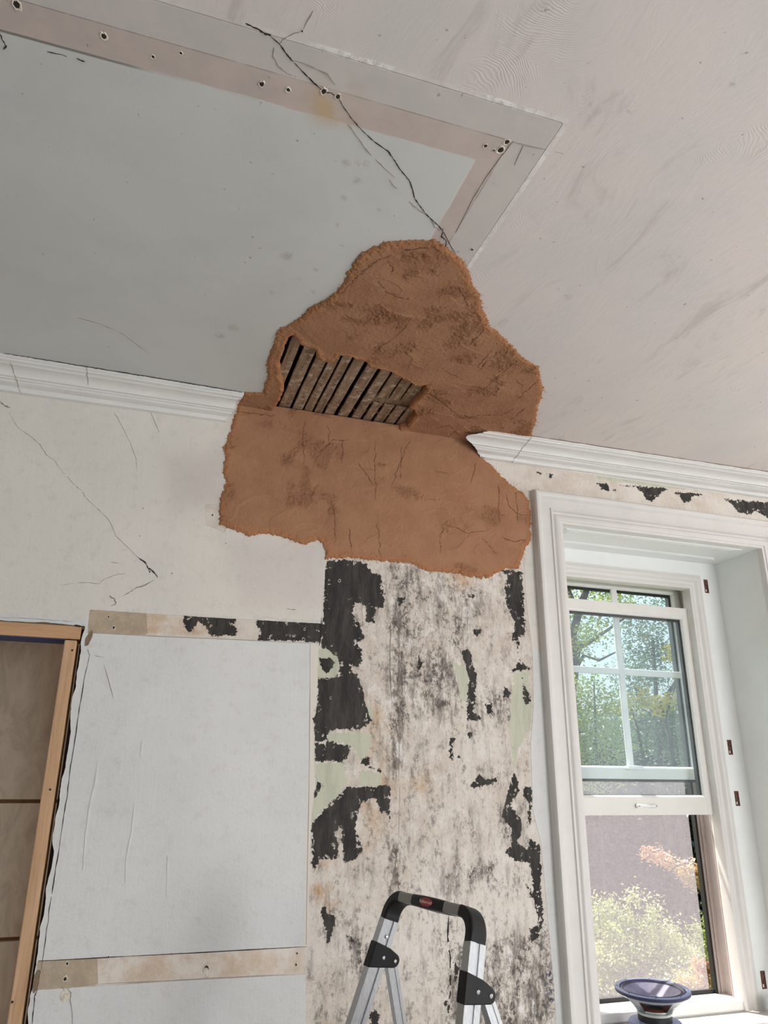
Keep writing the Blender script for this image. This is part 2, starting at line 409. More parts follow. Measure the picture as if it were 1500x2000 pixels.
M_floor = plain('pale_bounce_floor', srgb(206, 204, 202), srgb(188, 187, 186), 3, 0.9)  # floor out of view, pale grey chosen to bounce neutral light onto the ceiling

# ================================================================== STRUCTURE
def struct(o): o['kind'] = 'structure'; return o

# ---- front wall (dense in the part the photo shows), with the window and doorway cut out
WX0, WX1 = 1.530, 2.520           # window hole
DX1, DZ1 = -0.157, 2.046          # doorway: right edge, head
def grid_lines(a, b, h, extra):
    n = int(round((b-a)/h)); g = list(np.linspace(a, b, n+1))
    for e in extra:
        i = int(np.argmin([abs(q-e) for q in g])); g[i] = e
    return g
xs = [-2.4, -1.8, -1.2] + grid_lines(-0.60, 2.84, 0.0065, [DX1, WX0, WX1]) + [3.2, 3.7, 4.7, 5.0]
zs = [0.0, 0.35] + grid_lines(0.70, CEIL+0.002, 0.0065, [0.72, DZ1, 2.57, 2.45])
def Z1(p): return Zm(0, 650, 3, p)
def Z5(p): return Zm(880, 800, 2.419, p)
def Z6(p): return Zm(560, 1050, 2.727, p)
def Z7(p): return Zm(560, 1500, 2.727, p)
dark_px = [
 Z6([(215,120),(430,130),(450,190),(500,200),(525,300),(515,370),(470,380),(470,460),(420,450),(425,380),(400,345),(355,350),(350,400),(390,470),(410,530),(380,560),(400,600),(405,665),(370,690),(335,680),(350,720),(375,730),(400,800),(410,860),(440,960),(450,980),(420,1010),(360,1020),(290,1025),(220,1030),(215,1080),(150,1085),(145,960),(160,890),(165,750),(260,745),(285,690),(275,640),(235,600),(185,585),(190,460),(200,330),(205,180)]),
 Z6([(170,640),(235,635),(260,660),(215,725),(175,680)]),
 Z6([(150,1095),(240,1090),(345,1110),(330,1150),(290,1195),(150,1190)]),
 Z6([(1145,175),(1255,175),(1262,300),(1270,520),(1235,530),(1245,560),(1230,620),(1225,550),(1200,540),(1215,450),(1190,390),(1160,350),(1165,280),(1175,200)]),
 Z6([(1230,630),(1290,700),(1215,705),(1195,720),(1230,670)]),
 Z6([(935,610),(970,588),(988,670),(1008,740),(1008,850),(992,940),(1030,950),(1030,972),(962,972),(962,850),(972,740),(950,650)]),
 Z6([(970,1325),(1010,1290),(1020,1255),(1060,1290),(1110,1275),(1125,1300),(1060,1322),(1000,1332)]),
 Z6([(1205,1250),(1235,1300),(1240,1350),(1205,1400),(1192,1330)]),
 Z7([(320,105),(545,95),(552,280),(530,230),(500,235),(470,160),(400,180),(380,230),(365,330),(402,430),(350,490),(300,512),(300,420),(290,300),(250,345),(275,400),(265,490),(180,480),(155,540),(160,572),(133,572),(130,300),(200,220)]),
 Z7([(155,80),(210,80),(150,150)]),
 Z7([(1145,260),(1205,30),(1235,100),(1205,170),(1190,200),(1250,270),(1245,370),(1220,400),(1280,430),(1295,365),(1345,410),(1355,560),(1352,640),(1370,820),(1340,900),(1305,935),(1295,860),(1340,830),(1325,740),(1290,650),(1275,620),(1320,690),(1305,600),(1295,500),(1210,490),(1165,450),(1200,420),(1195,320)]),
 Z7([(1262,95),(1308,100),(1305,300),(1285,300),(1285,180),(1262,150)]),
 Z7([(172,745),(208,745),(212,780),(262,790),(248,850),(232,932),(208,932),(218,860),(190,800)]),
 Z7([(320,895),(352,912),(368,942),(340,925)]),
 Z7([(842,1215),(872,1270),(862,1297),(838,1260)]),
 Z7([(433,1330),(470,1290),(492,1330),(475,1400),(438,1400)]),
 Z7([(892,1020),(915,1060),(900,1145)]),
 Z6([(985,488),(1042,492),(1005,530)]), Z6([(945,290),(1000,300),(1000,325),(965,312)]),
 Z6([(868,1070),(892,1070),(877,1150),(897,1182),(870,1170)]), Z6([(905,1165),(930,1160),(932,1176),(908,1180)]),
 Z6([(1160,798),(1188,830),(1162,852)]), Z6([(1058,890),(1097,880),(1102,930),(1070,942)]),
 Z6([(695,610),(722,680),(705,702)]), Z6([(583,315),(637,320),(600,367)]), Z6([(1255,750),(1302,870),(1270,900),(1260,830)]),
 Z6([(390,1200),(430,1160),(445,1210),(505,1240),(500,1255),(440,1230)]), Z6([(955,1045),(985,1040),(978,1070)]),
 Z1([(1075,1645),(1130,1650),(1395,1664),(1375,1700),(1390,1740),(1370,1785),(1330,1770),(1235,1785),(1210,1720),(1160,1690),(1110,1755),(1070,1700)]),
 Z1([(1500,1668),(1885,1690),(1885,1812),(1510,1800),(1530,1750),(1495,1710)]),
 Z5([(403,290),(437,300),(430,310)]), Z5([(455,303),(487,305),(475,322)]),
 Z5([(683,345),(742,350),(752,390),(715,380)]), Z5([(765,378),(783,384),(775,392)]), Z5([(800,357),(862,360),(855,368)]),
 Z5([(865,362),(1030,375),(1000,385),(985,410),(945,432),(920,425),(905,395)]),
 Z5([(1045,388),(1140,393),(1192,400),(1140,412),(1135,430),(1105,442),(1085,410)]),
 Z5([(1295,420),(1360,428),(1490,440),(1600,455),(1600,530),(1500,512),(1450,480),(1420,495),(1360,490),(1330,450)]),
]
green_px = [
 Z6([(165,595),(235,600),(285,650),(285,690),(260,745),(165,750)]),
 Z6([(220,1040),(440,1040),(450,1110),(410,1190),(380,1170),(340,1110),(240,1090),(215,1080)]),
 Z6([(150,1200),(290,1200),(325,1290),(312,1330),(240,1400),(130,1520),(150,1340)]),
 Z6([(380,1240),(500,1250),(495,1325),(390,1322)]), Z6([(415,890),(450,900),(460,965),(420,965)]),
 Z6([(870,650),(960,700),(975,760),(960,880),(925,860),(912,740)]),
 Z6([(1210,720),(1290,715),(1305,990),(1240,1120),(1205,1250),(1195,1000)]),
 Z5([(670,305),(1300,385),(1290,402),(700,330)]),
]
taupe_px = [[(172,1188),(240,1188),(286,1190),(288,1240),(172,1240)], [(70,1870),(190,1868),(192,1924),(70,1936)]]
brown_px = [Zm(0,1180,2.44,[(438,115),(442,150),(420,195),(402,202),(405,165)]), Zm(0,1180,2.44,[(180,1740),(192,1745),(182,1820),(160,1858),(148,1830),(160,1770)])]
zoneB = list(W(Z6([(208,-400),(205,180),(190,470),(185,575),(168,600),(158,890),(130,950),(150,1050),(145,1200),(150,1330),(130,1500)])+Z7([(130,300),(120,560),(112,940),(100,1090),(100,1500)])+
      Z7([(1440,1500),(1425,1200),(1400,900),(1355,400)])+Z6([(1310,1450),(1300,1100),(1315,900),(1310,620),(1272,300),(1262,60),(1240,-300)])))
above = [(1.20,2.80),(2.9,2.80),(2.9,2.66),(1.35,2.66)]
strip1 = [(-0.147,2.025),(0.584,2.038),(0.585,2.104),(0.2,2.098),(-0.147,2.096)]
strip2 = [(-0.152,1.084),(0.2,1.083),(0.60,1.077),(0.60,1.148),(-0.154,1.151)]
patchlet = list(W([(400,985),(440,985),(440,1040),(402,1025)]))

def build_front_wall():
    X, Z = np.meshgrid(xs, zs); P = np.c_[X.ravel(), Z.ravel()]; nx = len(xs); nz = len(zs)
    i = np.arange((nx-1)*(nz-1)); r = i//(nx-1); c = i % (nx-1)
    q = np.c_[r*nx+c, r*nx+c+1, (r+1)*nx+c+1, (r+1)*nx+c]
    xc = np.array([(xs[k]+xs[k+1])/2 for k in range(nx-1)])[c]; zc = np.array([(zs[k]+zs[k+1])/2 for k in range(nz-1)])[r]
    cut = ((xc > WX0) & (xc < WX1) & (zc > 0.72) & (zc < 2.57)) | ((xc < DX1) & (xc > -1.05) & (zc < DZ1)) | ((xc > 3.7) & (xc < 4.7) & (zc > 0.72) & (zc < 2.45))
    q = q[~cut]
    Y = -(fbm(P[:, 0], P[:, 1], 2.2, 3, 5)-0.5)*0.004
    V = np.c_[P[:, 0], Y, P[:, 1]]
    # ragged broken plaster edge along the doorway
    k = np.abs(P[:, 0]-DX1) < 1e-6; k &= P[:, 1] < DZ1
    V[k, 0] += (fbm(P[k, 1]*0, P[k, 1], 22, 4, 3)-0.42)*0.018
    k = (np.abs(P[:, 1]-DZ1) < 1e-6) & (P[:, 0] < DX1)
    V[k, 2] += (fbm(P[k, 0], P[k, 0]*0, 30, 4, 8)-0.42)*0.008
    o = struct(fast_quads('wall_front', V, q, M_wall, smooth=True))
    P2 = P
    set_attr(o, 'dark', field(P2, [W(p) for p in dark_px])); set_attr(o, 'green', field(P2, [W(p) for p in green_px]))
    set_attr(o, 'taupe', field(P2, [W(p) for p in taupe_px])); set_attr(o, 'brown', field(P2, [W(p) for p in brown_px]))
    set_attr(o, 'bare', field(P2, [zoneB, above, strip1, strip2, patchlet]))
    def soft(polys, f=0.05): return sstep(-f, f, field(P2, polys, 0.12))
    tan = soft([W(Z7([(130,490),(260,480),(255,760),(180,760),(130,700)]))], 0.03)+soft([W(Z6([(400,860),(560,900),(560,1400),(400,1420),(420,1100)]))], 0.05)*0.7 \
        + soft([W(Z6([(800,120),(1010,180),(960,290),(860,260)]))], 0.03)*0.9+soft([W([(190,1862),(590,1850),(590,1905),(190,1920)])], 0.02)*0.45 \
        + soft([W(Z7([(370,180),(470,160),(540,260),(540,420),(420,430)]))], 0.04)*0.5+soft([W(Z6([(640,1270),(760,1270),(740,1370),(640,1360)]))], 0.03)*0.7+0.06+soft([W([(286,1190),(462,1200),(462,1240),(286,1240)])], 0.004)*0.6
    set_attr(o, 'tan', np.clip(tan, 0, 1))
    gr = 0.55*soft([zoneB], 0.02)
    for poly, a in ((Z6([(560,120),(640,120),(640,560),(600,1240),(555,1240),(545,700)]), 0.55), (Z6([(620,180),(900,180),(960,620),(900,1000),(620,1000)]), 0.22),
                    (Z7([(900,950),(1380,900),(1440,1400),(900,1400)]), 0.6), (Z6([(1040,820),(1200,820),(1200,960),(1040,960)]), 0.5), (Z7([(560,400),(620,400),(600,680),(545,680)]), 0.55),
                    (Z7([(340,930),(430,940),(400,1090),(345,1080)]), 0.95), (Z7([(950,510),(1100,520),(1060,600),(950,590)]), 0.6), (Z7([(840,540),(900,540),(900,1300),(840,1300)]), 0.35),
                    (Z6([(900,280),(1050,280),(1050,540),(900,540)]), 0.25), (Z7([(1140,200),(1240,200),(1240,400),(1150,400)]), 0.4), (Z6([(690,620),(850,620),(850,900),(690,900)]), 0.35)):
        gr = gr+a*soft([W(poly)], 0.035)
    gr = gr+0.18*soft([above], 0.02)
    set_attr(o, 'grime', np.clip(gr, 0, 1))
    fl = soft([W(Z6([(920,280),(1050,280),(1050,540),(920,540)]))], 0.02)+soft([W(Z6([(300,120),(520,120),(520,460),(340,1000),(300,1000)]))], 0.02)*0.4+soft([W(Z7([(1250,350),(1400,400),(1420,950),(1240,950)]))], 0.02)*0.9 \
        + soft([W(Z6([(690,600),(760,600),(760,720),(690,720)]))], 0.015)+soft([W(Z6([(1100,1100),(1230,1100),(1230,1200),(1100,1200)]))], 0.02)*0.5
    set_attr(o, 'fleck', np.clip(fl, 0, 1))
    set_attr(o, 'blue', soft([W(Z7([(1370,1080),(1425,1080),(1435,1300),(1390,1300)]))], 0.02)*1.0+soft([W(Z7([(1355,820),(1400,820),(1410,1100),(1375,1100)]))], 0.012)*0.6)
    set_attr(o, 'smudge', np.clip(soft([W([(320,890),(440,880),(440,985),(330,1000)])], 0.06)*0.8+soft([W([(430,1050),(630,1060),(630,1190),(470,1190)])], 0.06)*0.55, 0, 1))
    set_attr(o, 'warm', np.clip(soft([W([(608,1258),(628,1258),(602,1845),(594,1845)])], 0.002)+soft([[(1.2,2.86),(1.2,2.6),(1.42,2.6),(1.42,2.86)]], 0.02), 0, 1))
    return o
wall_front = build_front_wall()
# the rest of the shell
def slab(name, lo, hi, mat): return struct(box(name, lo, hi, mat))
RB, RL, RR = -5.2, -2.4, 5.0        # back, left, right wall faces
def wall_with_holes(name, axis, at, th, a0, a1, holes, mat, z1=CEIL):
    """holes: (a,b,z0,z1) along the wall; a slab built as one mesh"""
    bm = bmesh.new(); cuts = sorted(holes); cur = a0
    def put(p, q, zz0, zz1):
        if q-p < 1e-4 or zz1-zz0 < 1e-4: return
        if axis == 'x': add_box(bm, (at, p, zz0), (at+th, q, zz1))
        else: add_box(bm, (p, at, zz0), (q, at+th, zz1))
    for a, b, z0_, z1_ in cuts:
        put(cur, a, 0, z1); put(a, b, 0, z0_); put(a, b, z1_, z1); cur = b
    put(cur, a1, 0, z1)
    return struct(bm_obj(name, bm, mat))
wall_with_holes('wall_right', 'x', RR, 0.25, RB, 0.0, [(-2.90, -1.90, 0.75, 2.45)], M_room)
wall_with_holes('wall_back', 'y', RB-0.25, 0.25, RL, RR, [(0.2, 1.4, 0.75, 2.45), (2.6, 3.8, 0.75, 2.45)], M_room)
slab('wall_left', (RL-0.15, RB, 0), (RL, 0.0, CEIL), plain('darkened_unseen_wall', srgb(150, 152, 140), rough=0.7))  # out of view, darkened to cut light bounced onto the casing side
slab('floor', (RL, RB, -0.06), (RR, 0.0, 0.0), M_floor)
# masonry behind the plaster skin, around the window; the dark cavity beside the doorway
bm = bmesh.new()
add_box(bm, (DX1+0.012, 0.006, 0), (1.48, 0.09, CEIL)); add_box(bm, (1.48, 0.30, 0), (1.62, 0.46, CEIL)); add_box(bm, (2.42, 0.30, 0), (2.58, 0.46, CEIL))
add_box(bm, (2.56, 0.006, 0), (3.69, 0.46, CEIL)); add_box(bm, (4.71, 0.006, 0), (5.2, 0.46, CEIL)); add_box(bm, (3.69, 0.006, 0), (4.71, 0.46, 0.73)); add_box(bm, (3.69, 0.006, 2.45), (4.71, 0.46, CEIL)); add_box(bm, (1.48, 0.30, 2.50), (2.58, 0.46, CEIL)); add_box(bm, (1.40, 0.30, 0.0), (2.60, 0.46, 0.775)); add_box(bm, (1.36, 0.09, 0.0), (1.50, 0.46, CEIL))
add_box(bm, (1.48, 0.03, 2.60), (2.56, 0.30, CEIL))
struct(bm_obj('wall_masonry', bm, plain('brick_core', srgb(120, 84, 66), rough=0.9)))

# ---- hall beyond the doorway
g = G('skim_coated_board'); p = g.pos()
n1 = g.noise(g.scale(p, (1, 1, 0.5)), 14, 7, 0.68, 1.0); n2 = g.noise(g.scale(p, (1, 1, 0.15)), 60, 5, 0.6)
M_board = g.fin(g.mix(g.step(n1, 0.32, 0.7), srgb(232, 222, 202), srgb(204, 194, 172)), 0.5, g.bump(g.math('ADD', n1, g.math('MULTIPLY', n2, 0.3)), 0.6, 0.002), spec=0.5)
M_seam = plain('bare_seam_plaster', srgb(150, 116, 84), srgb(128, 98, 70), 40, 0.9, 0.4, 120)
slab('wall_hall', (-2.6, 0.62, 0), (0.1, 0.68, CEIL), M_seam)
slab('wall_hall_left', (-2.6, 0.012, 0), (-1.5, 0.62, CEIL), M_seam)
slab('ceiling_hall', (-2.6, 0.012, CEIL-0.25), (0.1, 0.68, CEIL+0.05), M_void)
slab('floor_hall', (-2.6, 0.012, -0.06), (0.1, 0.68, 0.0), M_floor)
sz = [on_wall(60, 1565, 0.6)[1], on_wall(30, 1834, 0.6)[1]]
bounds = [2.60, sz[0], sz[1], sz[1]-0.45, 0.05]
for k, nm in enumerate(('topmost board, above the upper seam', 'middle board, between the two brown seams', 'lower board, below the bottom brown seam', 'bottom board near the floor')):
    o = box('wall_board', (-1.49, 0.600, bounds[k+1]+0.006), (0.08, 0.621, bounds[k]-0.006), M_board, bevel=0.002)
    tag(o, 'beige skim-coated panel behind the doorway, '+nm, 'wall panel', 'skim-coated boards behind the doorway')

# ---- door_1: the rough timber frame of the doorway
door = empty('door_1', (-0.6, 0.04, 0), kind='structure')
def dpart(o): return keep(o, door)
dpart(box('header', (-1.05, 0.004, 2.004), (DX1-0.006, 0.094, 2.044), M_pineh, bevel=0.0015))
dpart(box('blue_tape', (-1.01, 0.006, 2.001), (DX1-0.045, 0.094, 2.0038), M_blue))
dpart(box('jamb_stud', (-0.206, 0.002, 0.0), (-0.170, 0.092, 2.0005), M_pine, bevel=0.004))
dpart(box('jamb_stud', (-1.05, 0.002, 0.0), (-1.012, 0.092, 2.0005), M_pine, bevel=0.004))
dpart(box('gap_shade', (-0.1625, 0.030, 0.0), (DX1+0.02, 0.094, 2.04), M_void))  # near-black block painting the shadow gap between stud and plaster
bm = bmesh.new()
for (x_, y_) in ((141, 1270), (98, 1542), (9, 1958)):
    a, b = on_wall(x_, y_, 0.002); add_lathe(bm, [(0.0001, 0), (0.0032, 0)], (0, 0, 0), 10, Matrix.Translation((max(min(a, -0.175), -0.2), 0.0012, b))@Matrix.Rotation(PI/2, 4, 'X'))
dpart(bm_obj('nail_hole', bm, M_crack))

# ---- ceiling, with the real hole that shows the laths
CORN = (0.709, -1.446)
def Z4(p): return Zm(500, 620, 3.947, p)
hole_px = Z4([(1045,850),(960,845),(880,825),(760,812),(690,800),(600,765),(520,755),(440,745),(350,745),(270,730),(180,720),(130,715),(150,680),(185,630),(215,560),(205,500),(185,440),(185,380),(178,345),(250,150),(270,135),(290,118),(318,160),(348,205),(400,228),(460,240),(470,290),(500,325),(545,338),(590,340),(625,310),(650,285),(700,290),(745,300),(800,320),(850,330),(870,385),(950,388),(1050,420),(1130,462),(1200,502),(1250,520),(1310,513),(1322,540),(1270,600),(1222,650),(1190,690),(1240,730),(1200,790),(1165,835),(1100,830)])
hole = Cc(hole_px)
hole[:, 1] = np.where(np.array([q[1]-620 for q in hole_px])*3.947 > 705, np.where(hole[:, 1] > -0.035, 0.004, hole[:, 1]), hole[:, 1])
def Z3(p): return Zm(400, 440, 2.143, p)
def build_ceiling():
    h = 0.0065
    X_ = [RL, -1.6, -1.0] + list(np.arange(-0.6, 2.87, h)) + [3.2, 4.0, RR]; Y_ = [RB, -4, -3, -2.4] + list(np.arange(-1.96, -0.003, h)) + [0.0]
    X, Y = np.meshgrid(X_, Y_); P = np.c_[X.ravel(), Y.ravel()]; nx = len(X_); ny = len(Y_)
    i = np.arange((nx-1)*(ny-1)); r = i//(nx-1); c = i % (nx-1)
    q = np.c_[r*nx+c, (r+1)*nx+c, (r+1)*nx+c+1, r*nx+c+1]
    big = np.array(hole); cen = big.mean(0); ins = sdf(P, big) > -0.012      # ceiling skin stops just behind the clay rim
    q = q[~ins[q].any(1)]
    Zc = CEIL+(fbm(P[:, 0], P[:, 1], 1.8, 3, 21)-0.5)*0.004*sstep(0, 0.15, -P[:, 1])
    o = struct(fast_quads('ceiling', np.c_[P, Zc], q, M_ceil, smooth=True))
    def s(x1, y1): return np.clip(np.minimum(x1-P[:, 0], P[:, 1]-y1), -0.06, 0.06)
    set_attr(o, 's_out', s(0.709, -1.446)); set_attr(o, 's_mid', s(0.629, -1.371)); set_attr(o, 's_in', s(0.580, -1.301))
    lip = 0.25+0.75*sstep(0.35, 0.6, fbm(P[:, 0], P[:, 1], 7, 3, 4)); lip = np.where(P[:, 0] < 0.02, lip*0.25, lip); set_attr(o, 'lip', lip)
    set_attr(o, 'edge_shade', sstep(0.15, -0.25, P[:, 0])*0.9*sstep(0.3, 0.6, fbm(P[:, 0], P[:, 1], 6, 2, 9)))  # strength of the painted shadow, growing towards the left
    st = np.exp(-((P-np.array(on_ceil(650, 205)))**2).sum(1)/(2*0.03**2)); set_attr(o, 'stain', np.clip(st*1.3, 0, 1))
    th = np.zeros(len(P))
    for x_, y_, rr in ((677,318,.012),(697,352,.012),(672,387,.010),(700,318,.008),(740,410,.007),(660,440,.006),(715,320,.01),(612,570,.008),(530,571,.009),(668,480,.006),(617,527,.007),(585,545,.006),(1090,565,.006),(1105,578,.007),(1430,165,.008),(1228,218,.006),(455,640,.02),(430,655,.02),(560,500,.02),(600,640,.012)):
        d = np.sqrt(((P-np.array(on_ceil(x_, y_)))**2).sum(1)); th = np.maximum(th, 0.55*sstep(rr, rr*0.5, d))
    set_attr(o, 'thumb', th)
    return o
ceiling = build_ceiling()
# dark roof-side cavity above the laths
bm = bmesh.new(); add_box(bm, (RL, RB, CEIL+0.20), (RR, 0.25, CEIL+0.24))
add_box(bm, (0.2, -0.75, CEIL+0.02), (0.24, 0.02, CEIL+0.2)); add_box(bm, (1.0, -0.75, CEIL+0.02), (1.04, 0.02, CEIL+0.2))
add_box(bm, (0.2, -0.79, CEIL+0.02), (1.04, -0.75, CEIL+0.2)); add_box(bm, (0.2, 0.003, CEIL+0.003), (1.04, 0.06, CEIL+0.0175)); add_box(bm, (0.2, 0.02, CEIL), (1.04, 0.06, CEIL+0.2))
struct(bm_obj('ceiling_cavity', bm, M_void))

M_claycrack = plain('clay_crack', srgb(104, 70, 50), rough=0.95)
def ribbon(name, pts, w, mat, parent, normal, off=0.0010, jit=0.0007, taper=True, sub=4, wj=0.6):
    """thin ragged crack laid on a surface: pts are 3D points on it"""
    P = [Vector(p) for p in pts]; Q = []
    for a, b in zip(P[:-1], P[1:]):
        for k in range(sub): Q.append(a.lerp(b, k/sub))
    Q.append(P[-1]); nv = Vector(normal); bm = bmesh.new(); prev = None; N = len(Q)
    Q = [q if i in (0, N-1) else q+(Vector((random.gauss(0, jit), random.gauss(0, jit), random.gauss(0, jit)))) for i, q in enumerate(Q)]
    for i, q in enumerate(Q):
        t = (Q[min(i+1, N-1)]-Q[max(i-1, 0)]).normalized(); s = t.cross(nv).normalized()
        q = q-nv*(q-P[0]).dot(nv)*0 
        ww = w/2*random.uniform(1-wj, 1+wj)
        if taper: ww *= min(1, 0.25+4*min(i, N-1-i)/max(N-1, 1))
        a = bm.verts.new(q+s*ww+nv*off); b = bm.verts.new(q-s*ww+nv*off)
        c_ = bm.verts.new(q+s*ww-nv*0.0015); d_ = bm.verts.new(q-s*ww-nv*0.0015)
        if prev:
            bm.faces.new((prev[0], prev[1], b, a)); bm.faces.new((prev[0], a, c_, prev[2])); bm.faces.new((prev[1], prev[3], d_, b))
        prev = (a, b, c_, d_)
    return bm_obj(name, bm, mat, parent)
# ================================================================== CLAY PLASTER PATCHES
ceil_patch = list(Cc(Z3([(240,700),(262,640),(262,560),(290,490),(300,450),(320,430),(400,390),(440,345),(520,300),(570,250),(600,190),(640,130),(690,95),(760,68),(850,62),(960,60),(1000,80),(1040,115),(1080,150),(1105,190),(1115,230),(1150,290),(1165,360),(1190,420),(1240,460),(1290,510),(1340,560),(1395,590),(1405,650),(1418,690),(1395,760),(1385,820),(1365,880)])))
ceil_patch = [(0.215, 0.05), (0.262, -0.105)]+ceil_patch+[(1.375, 0.05)]
wall_patch = list(W(Z3([(135,760),(120,810),(110,860),(75,935),(88,960),(75,1040),(88,1080),(65,1140),(60,1200),(60,1255),(120,1275),(180,1300),(260,1290),(340,1310),(420,1335),(470,1320),(500,1330),(505,1395),(600,1392),(700,1400),(800,1412),(860,1412),(930,1447),(1050,1455),(1110,1470),(1180,1475),(1250,1440),(1312,1435),(1340,1350),(1362,1320),(1362,1200),(1352,1150),(1340,1130),(1270,1080),(1240,1050),(1190,1000),(1150,960)])))
wall_patch = [(0.235, 2.95)]+wall_patch+[(1.30, 2.83), (1.32, 2.95)]
cracks_c = [Cc(Z3(p)) for p in ([(860,380),(840,420),(790,465),(740,500),(690,545)], [(1165,425),(1140,460),(1105,490)], [(735,130),(690,165),(640,200),(600,250),(560,290)], [(780,118),(740,130),(690,155),(655,200)],
     [(1310,560),(1260,600),(1190,650)], [(1245,620),(1160,680)], [(1195,520),(1140,590)], [(1400,640),(1340,690),(1310,720)], [(1060,850),(1030,870),(1000,890)], [(720,225),(760,270),(800,292),(850,300)], [(765,140),(785,165),(780,195)],
     [(1290,760),(1240,790),(1150,790),(1070,800)], [(1340,760),(1280,810)], [(1300,640),(1330,670)], [(1180,560),(1150,600)], [(830,100),(900,90),(960,85)], [(880,690),(940,700),(1000,740),(1060,790)], [(1070,880),(1020,830),(960,850)], [(1060,250),(1100,330)], [(1000,600),(1080,640)])]
cracks_w = [W(Z3(p)) for p in ([(415,830),(405,900),(412,950),(408,1015)], [(508,830),(520,860),(516,910)], [(575,900),(572,1000)], [(1255,1130),(1270,1180),(1300,1210),(1345,1215)], [(1225,1090),(1228,1240)], [(985,1375),(980,1310),(1000,1270)],
     [(712,900),(708,1000),(712,1150)], [(540,1180),(542,1330)], [(860,900),(820,980),(780,1090)], [(820,930),(815,1060)], [(600,900),(530,905),(480,950)], [(1240,1310),(1290,1330),(1340,1320)], [(1300,1120),(1305,1240)], [(600,1270),(610,1360)],
     [(640,1000),(670,1040),(700,1090)], [(120,780),(200,790),(290,800)], [(1160,1310),(1220,1380)], [(960,1030),(1010,1040)], [(720,1250),(730,1380)], [(1000,1250),(1100,1290),(1180,1280)], [(440,1140),(470,1090)], [(1130,1000),(1110,1080)])]
def patch(name, poly, cracks, place, hole_=None, clip=None, h=0.0026, seed=1, part=None):
    poly = np.array(poly); lo = poly.min(0)-0.02; hi = poly.max(0)+0.02
    if clip: hi[1] = min(hi[1], clip)
    A = np.arange(lo[0], hi[0], h); nb = int(round((hi[1]-lo[1])/h)); B = np.linspace(lo[1], hi[1], nb+1)
    X, Y = np.meshgrid(A, B); P = np.c_[X.ravel(), Y.ravel()]; nx = len(A)
    def S(P):
        s = sdf(P, poly)+(fbm(P[:, 0], P[:, 1], 45, 4, seed+30, 0.65)-0.5)*0.013+(fbm(P[:, 0], P[:, 1], 210, 2, seed+33)-0.5)*0.012
        if hole_ is not None:
            s = np.minimum(s, -sdf(P, hole_)-(fbm(P[:, 0], P[:, 1], 55, 3, seed+50)-0.5)*0.010)
        return s
    s = S(P); s0 = s.copy(); keepv = s > -h*1.6
    e = 1e-3; k = np.where((s < 0) & keepv)[0]
    for it in range(2):
        Pk = P[k]; gx = (S(Pk+[e, 0])-S(Pk-[e, 0]))/(2*e); gy = (S(Pk+[0, e])-S(Pk-[0, e]))/(2*e); gl = np.maximum(np.hypot(gx, gy), 0.5)
        sk = S(Pk); mv = np.clip(-sk/gl, -h*1.5, h*1.5); P[k] = Pk+np.c_[gx/gl*mv, gy/gl*mv]
    if clip: P[:, 1] = np.minimum(P[:, 1], clip)
    i = np.arange((nx-1)*(len(B)-1)); r = i//(nx-1); c = i % (nx-1)
    q = np.c_[r*nx+c, r*nx+c+1, (r+1)*nx+c+1, (r+1)*nx+c]; q = q[keepv[q].all(1) & (s0[q] > 0).any(1)]
    x, y = P[:, 0], P[:, 1]
    rough = sstep(0.50, 0.62, fbm(x, y*1.8, 5.5, 3, seed+2)); rim = sstep(0.030, 0.004, s0)
    rough = np.clip(rough*sstep(0.42, 0.6, fbm(x, y, 16, 3, seed+9))+rim*0.6, 0, 1)
    hgt = 0.0045*sstep(-0.002, 0.012, s0)+0.0015*sstep(0.0, 0.004, s0)
    hgt += (fbm(x, y, 6, 3, seed)-0.5)*0.007
    tn = fbm(x*0.5+0.2*y, y*1.3-x*0.3, 9, 2, seed+7)*3; fr = tn-np.floor(tn); hgt += 0.0020*sstep(0.0, 0.06, fr)*np.clip(1-fr*2.2, 0, 1)*sstep(0.45, 0.6, fbm(x, y, 8, 2, seed+8))       # trowel overlap ledges
    hgt += (fbm(x, y, 170, 3, seed+4, 0.7)-0.5)*(0.0022+0.0048*rough)
    hgt += (fbm(x, y, 60, 3, seed+5)-0.5)*0.0030*(0.45+rough)
    pit = sstep(0.66, 0.74, fbm(x, y, 120, 2, seed+15)); hgt -= 0.0016*pit*(0.25+rough)
    cr = np.zeros(len(P)); jx = (fbm(x, y, 60, 3, seed+12)-0.5)*0.012; jy = (fbm(x, y, 60, 3, seed+13)-0.5)*0.012
    Pj = P+np.c_[jx, jy]
    for L in cracks:
        L = np.asarray(L); lo2 = L.min(0)-0.02; hi2 = L.max(0)+0.02
        kk = np.where((P[:, 0] > lo2[0]) & (P[:, 0] < hi2[0]) & (P[:, 1] > lo2[1]) & (P[:, 1] < hi2[1]))[0]
        if len(kk):
            d = dline(Pj[kk], L); cr[kk] = np.maximum(cr[kk], np.exp(-(d/0.0021)**2)*(0.35+0.9*fbm(P[kk, 0], P[kk, 1], 40, 2, 77)))
    hgt -= 0.0012*cr
    hgt = np.maximum(hgt, 0.0006)
    if hole_ is not None:
        hs = sdf(P, hole_); hgt = np.where(hs > -0.02, hgt+0.002*sstep(-0.02, -0.004, hs), hgt)
    V = place(P, hgt)
    # skirt: close the free rim back to the surface it is laid on (deeper around the hole)
    from collections import Counter
    ed = Counter(); 
    E_ = np.concatenate([q[:, [0, 1]], q[:, [1, 2]], q[:, [2, 3]], q[:, [3, 0]]]); Es = np.sort(E_, 1)
    key = Es[:, 0].astype(np.int64)*len(P)+Es[:, 1]; u_, idx, cnt = np.unique(key, return_index=True, return_counts=True)
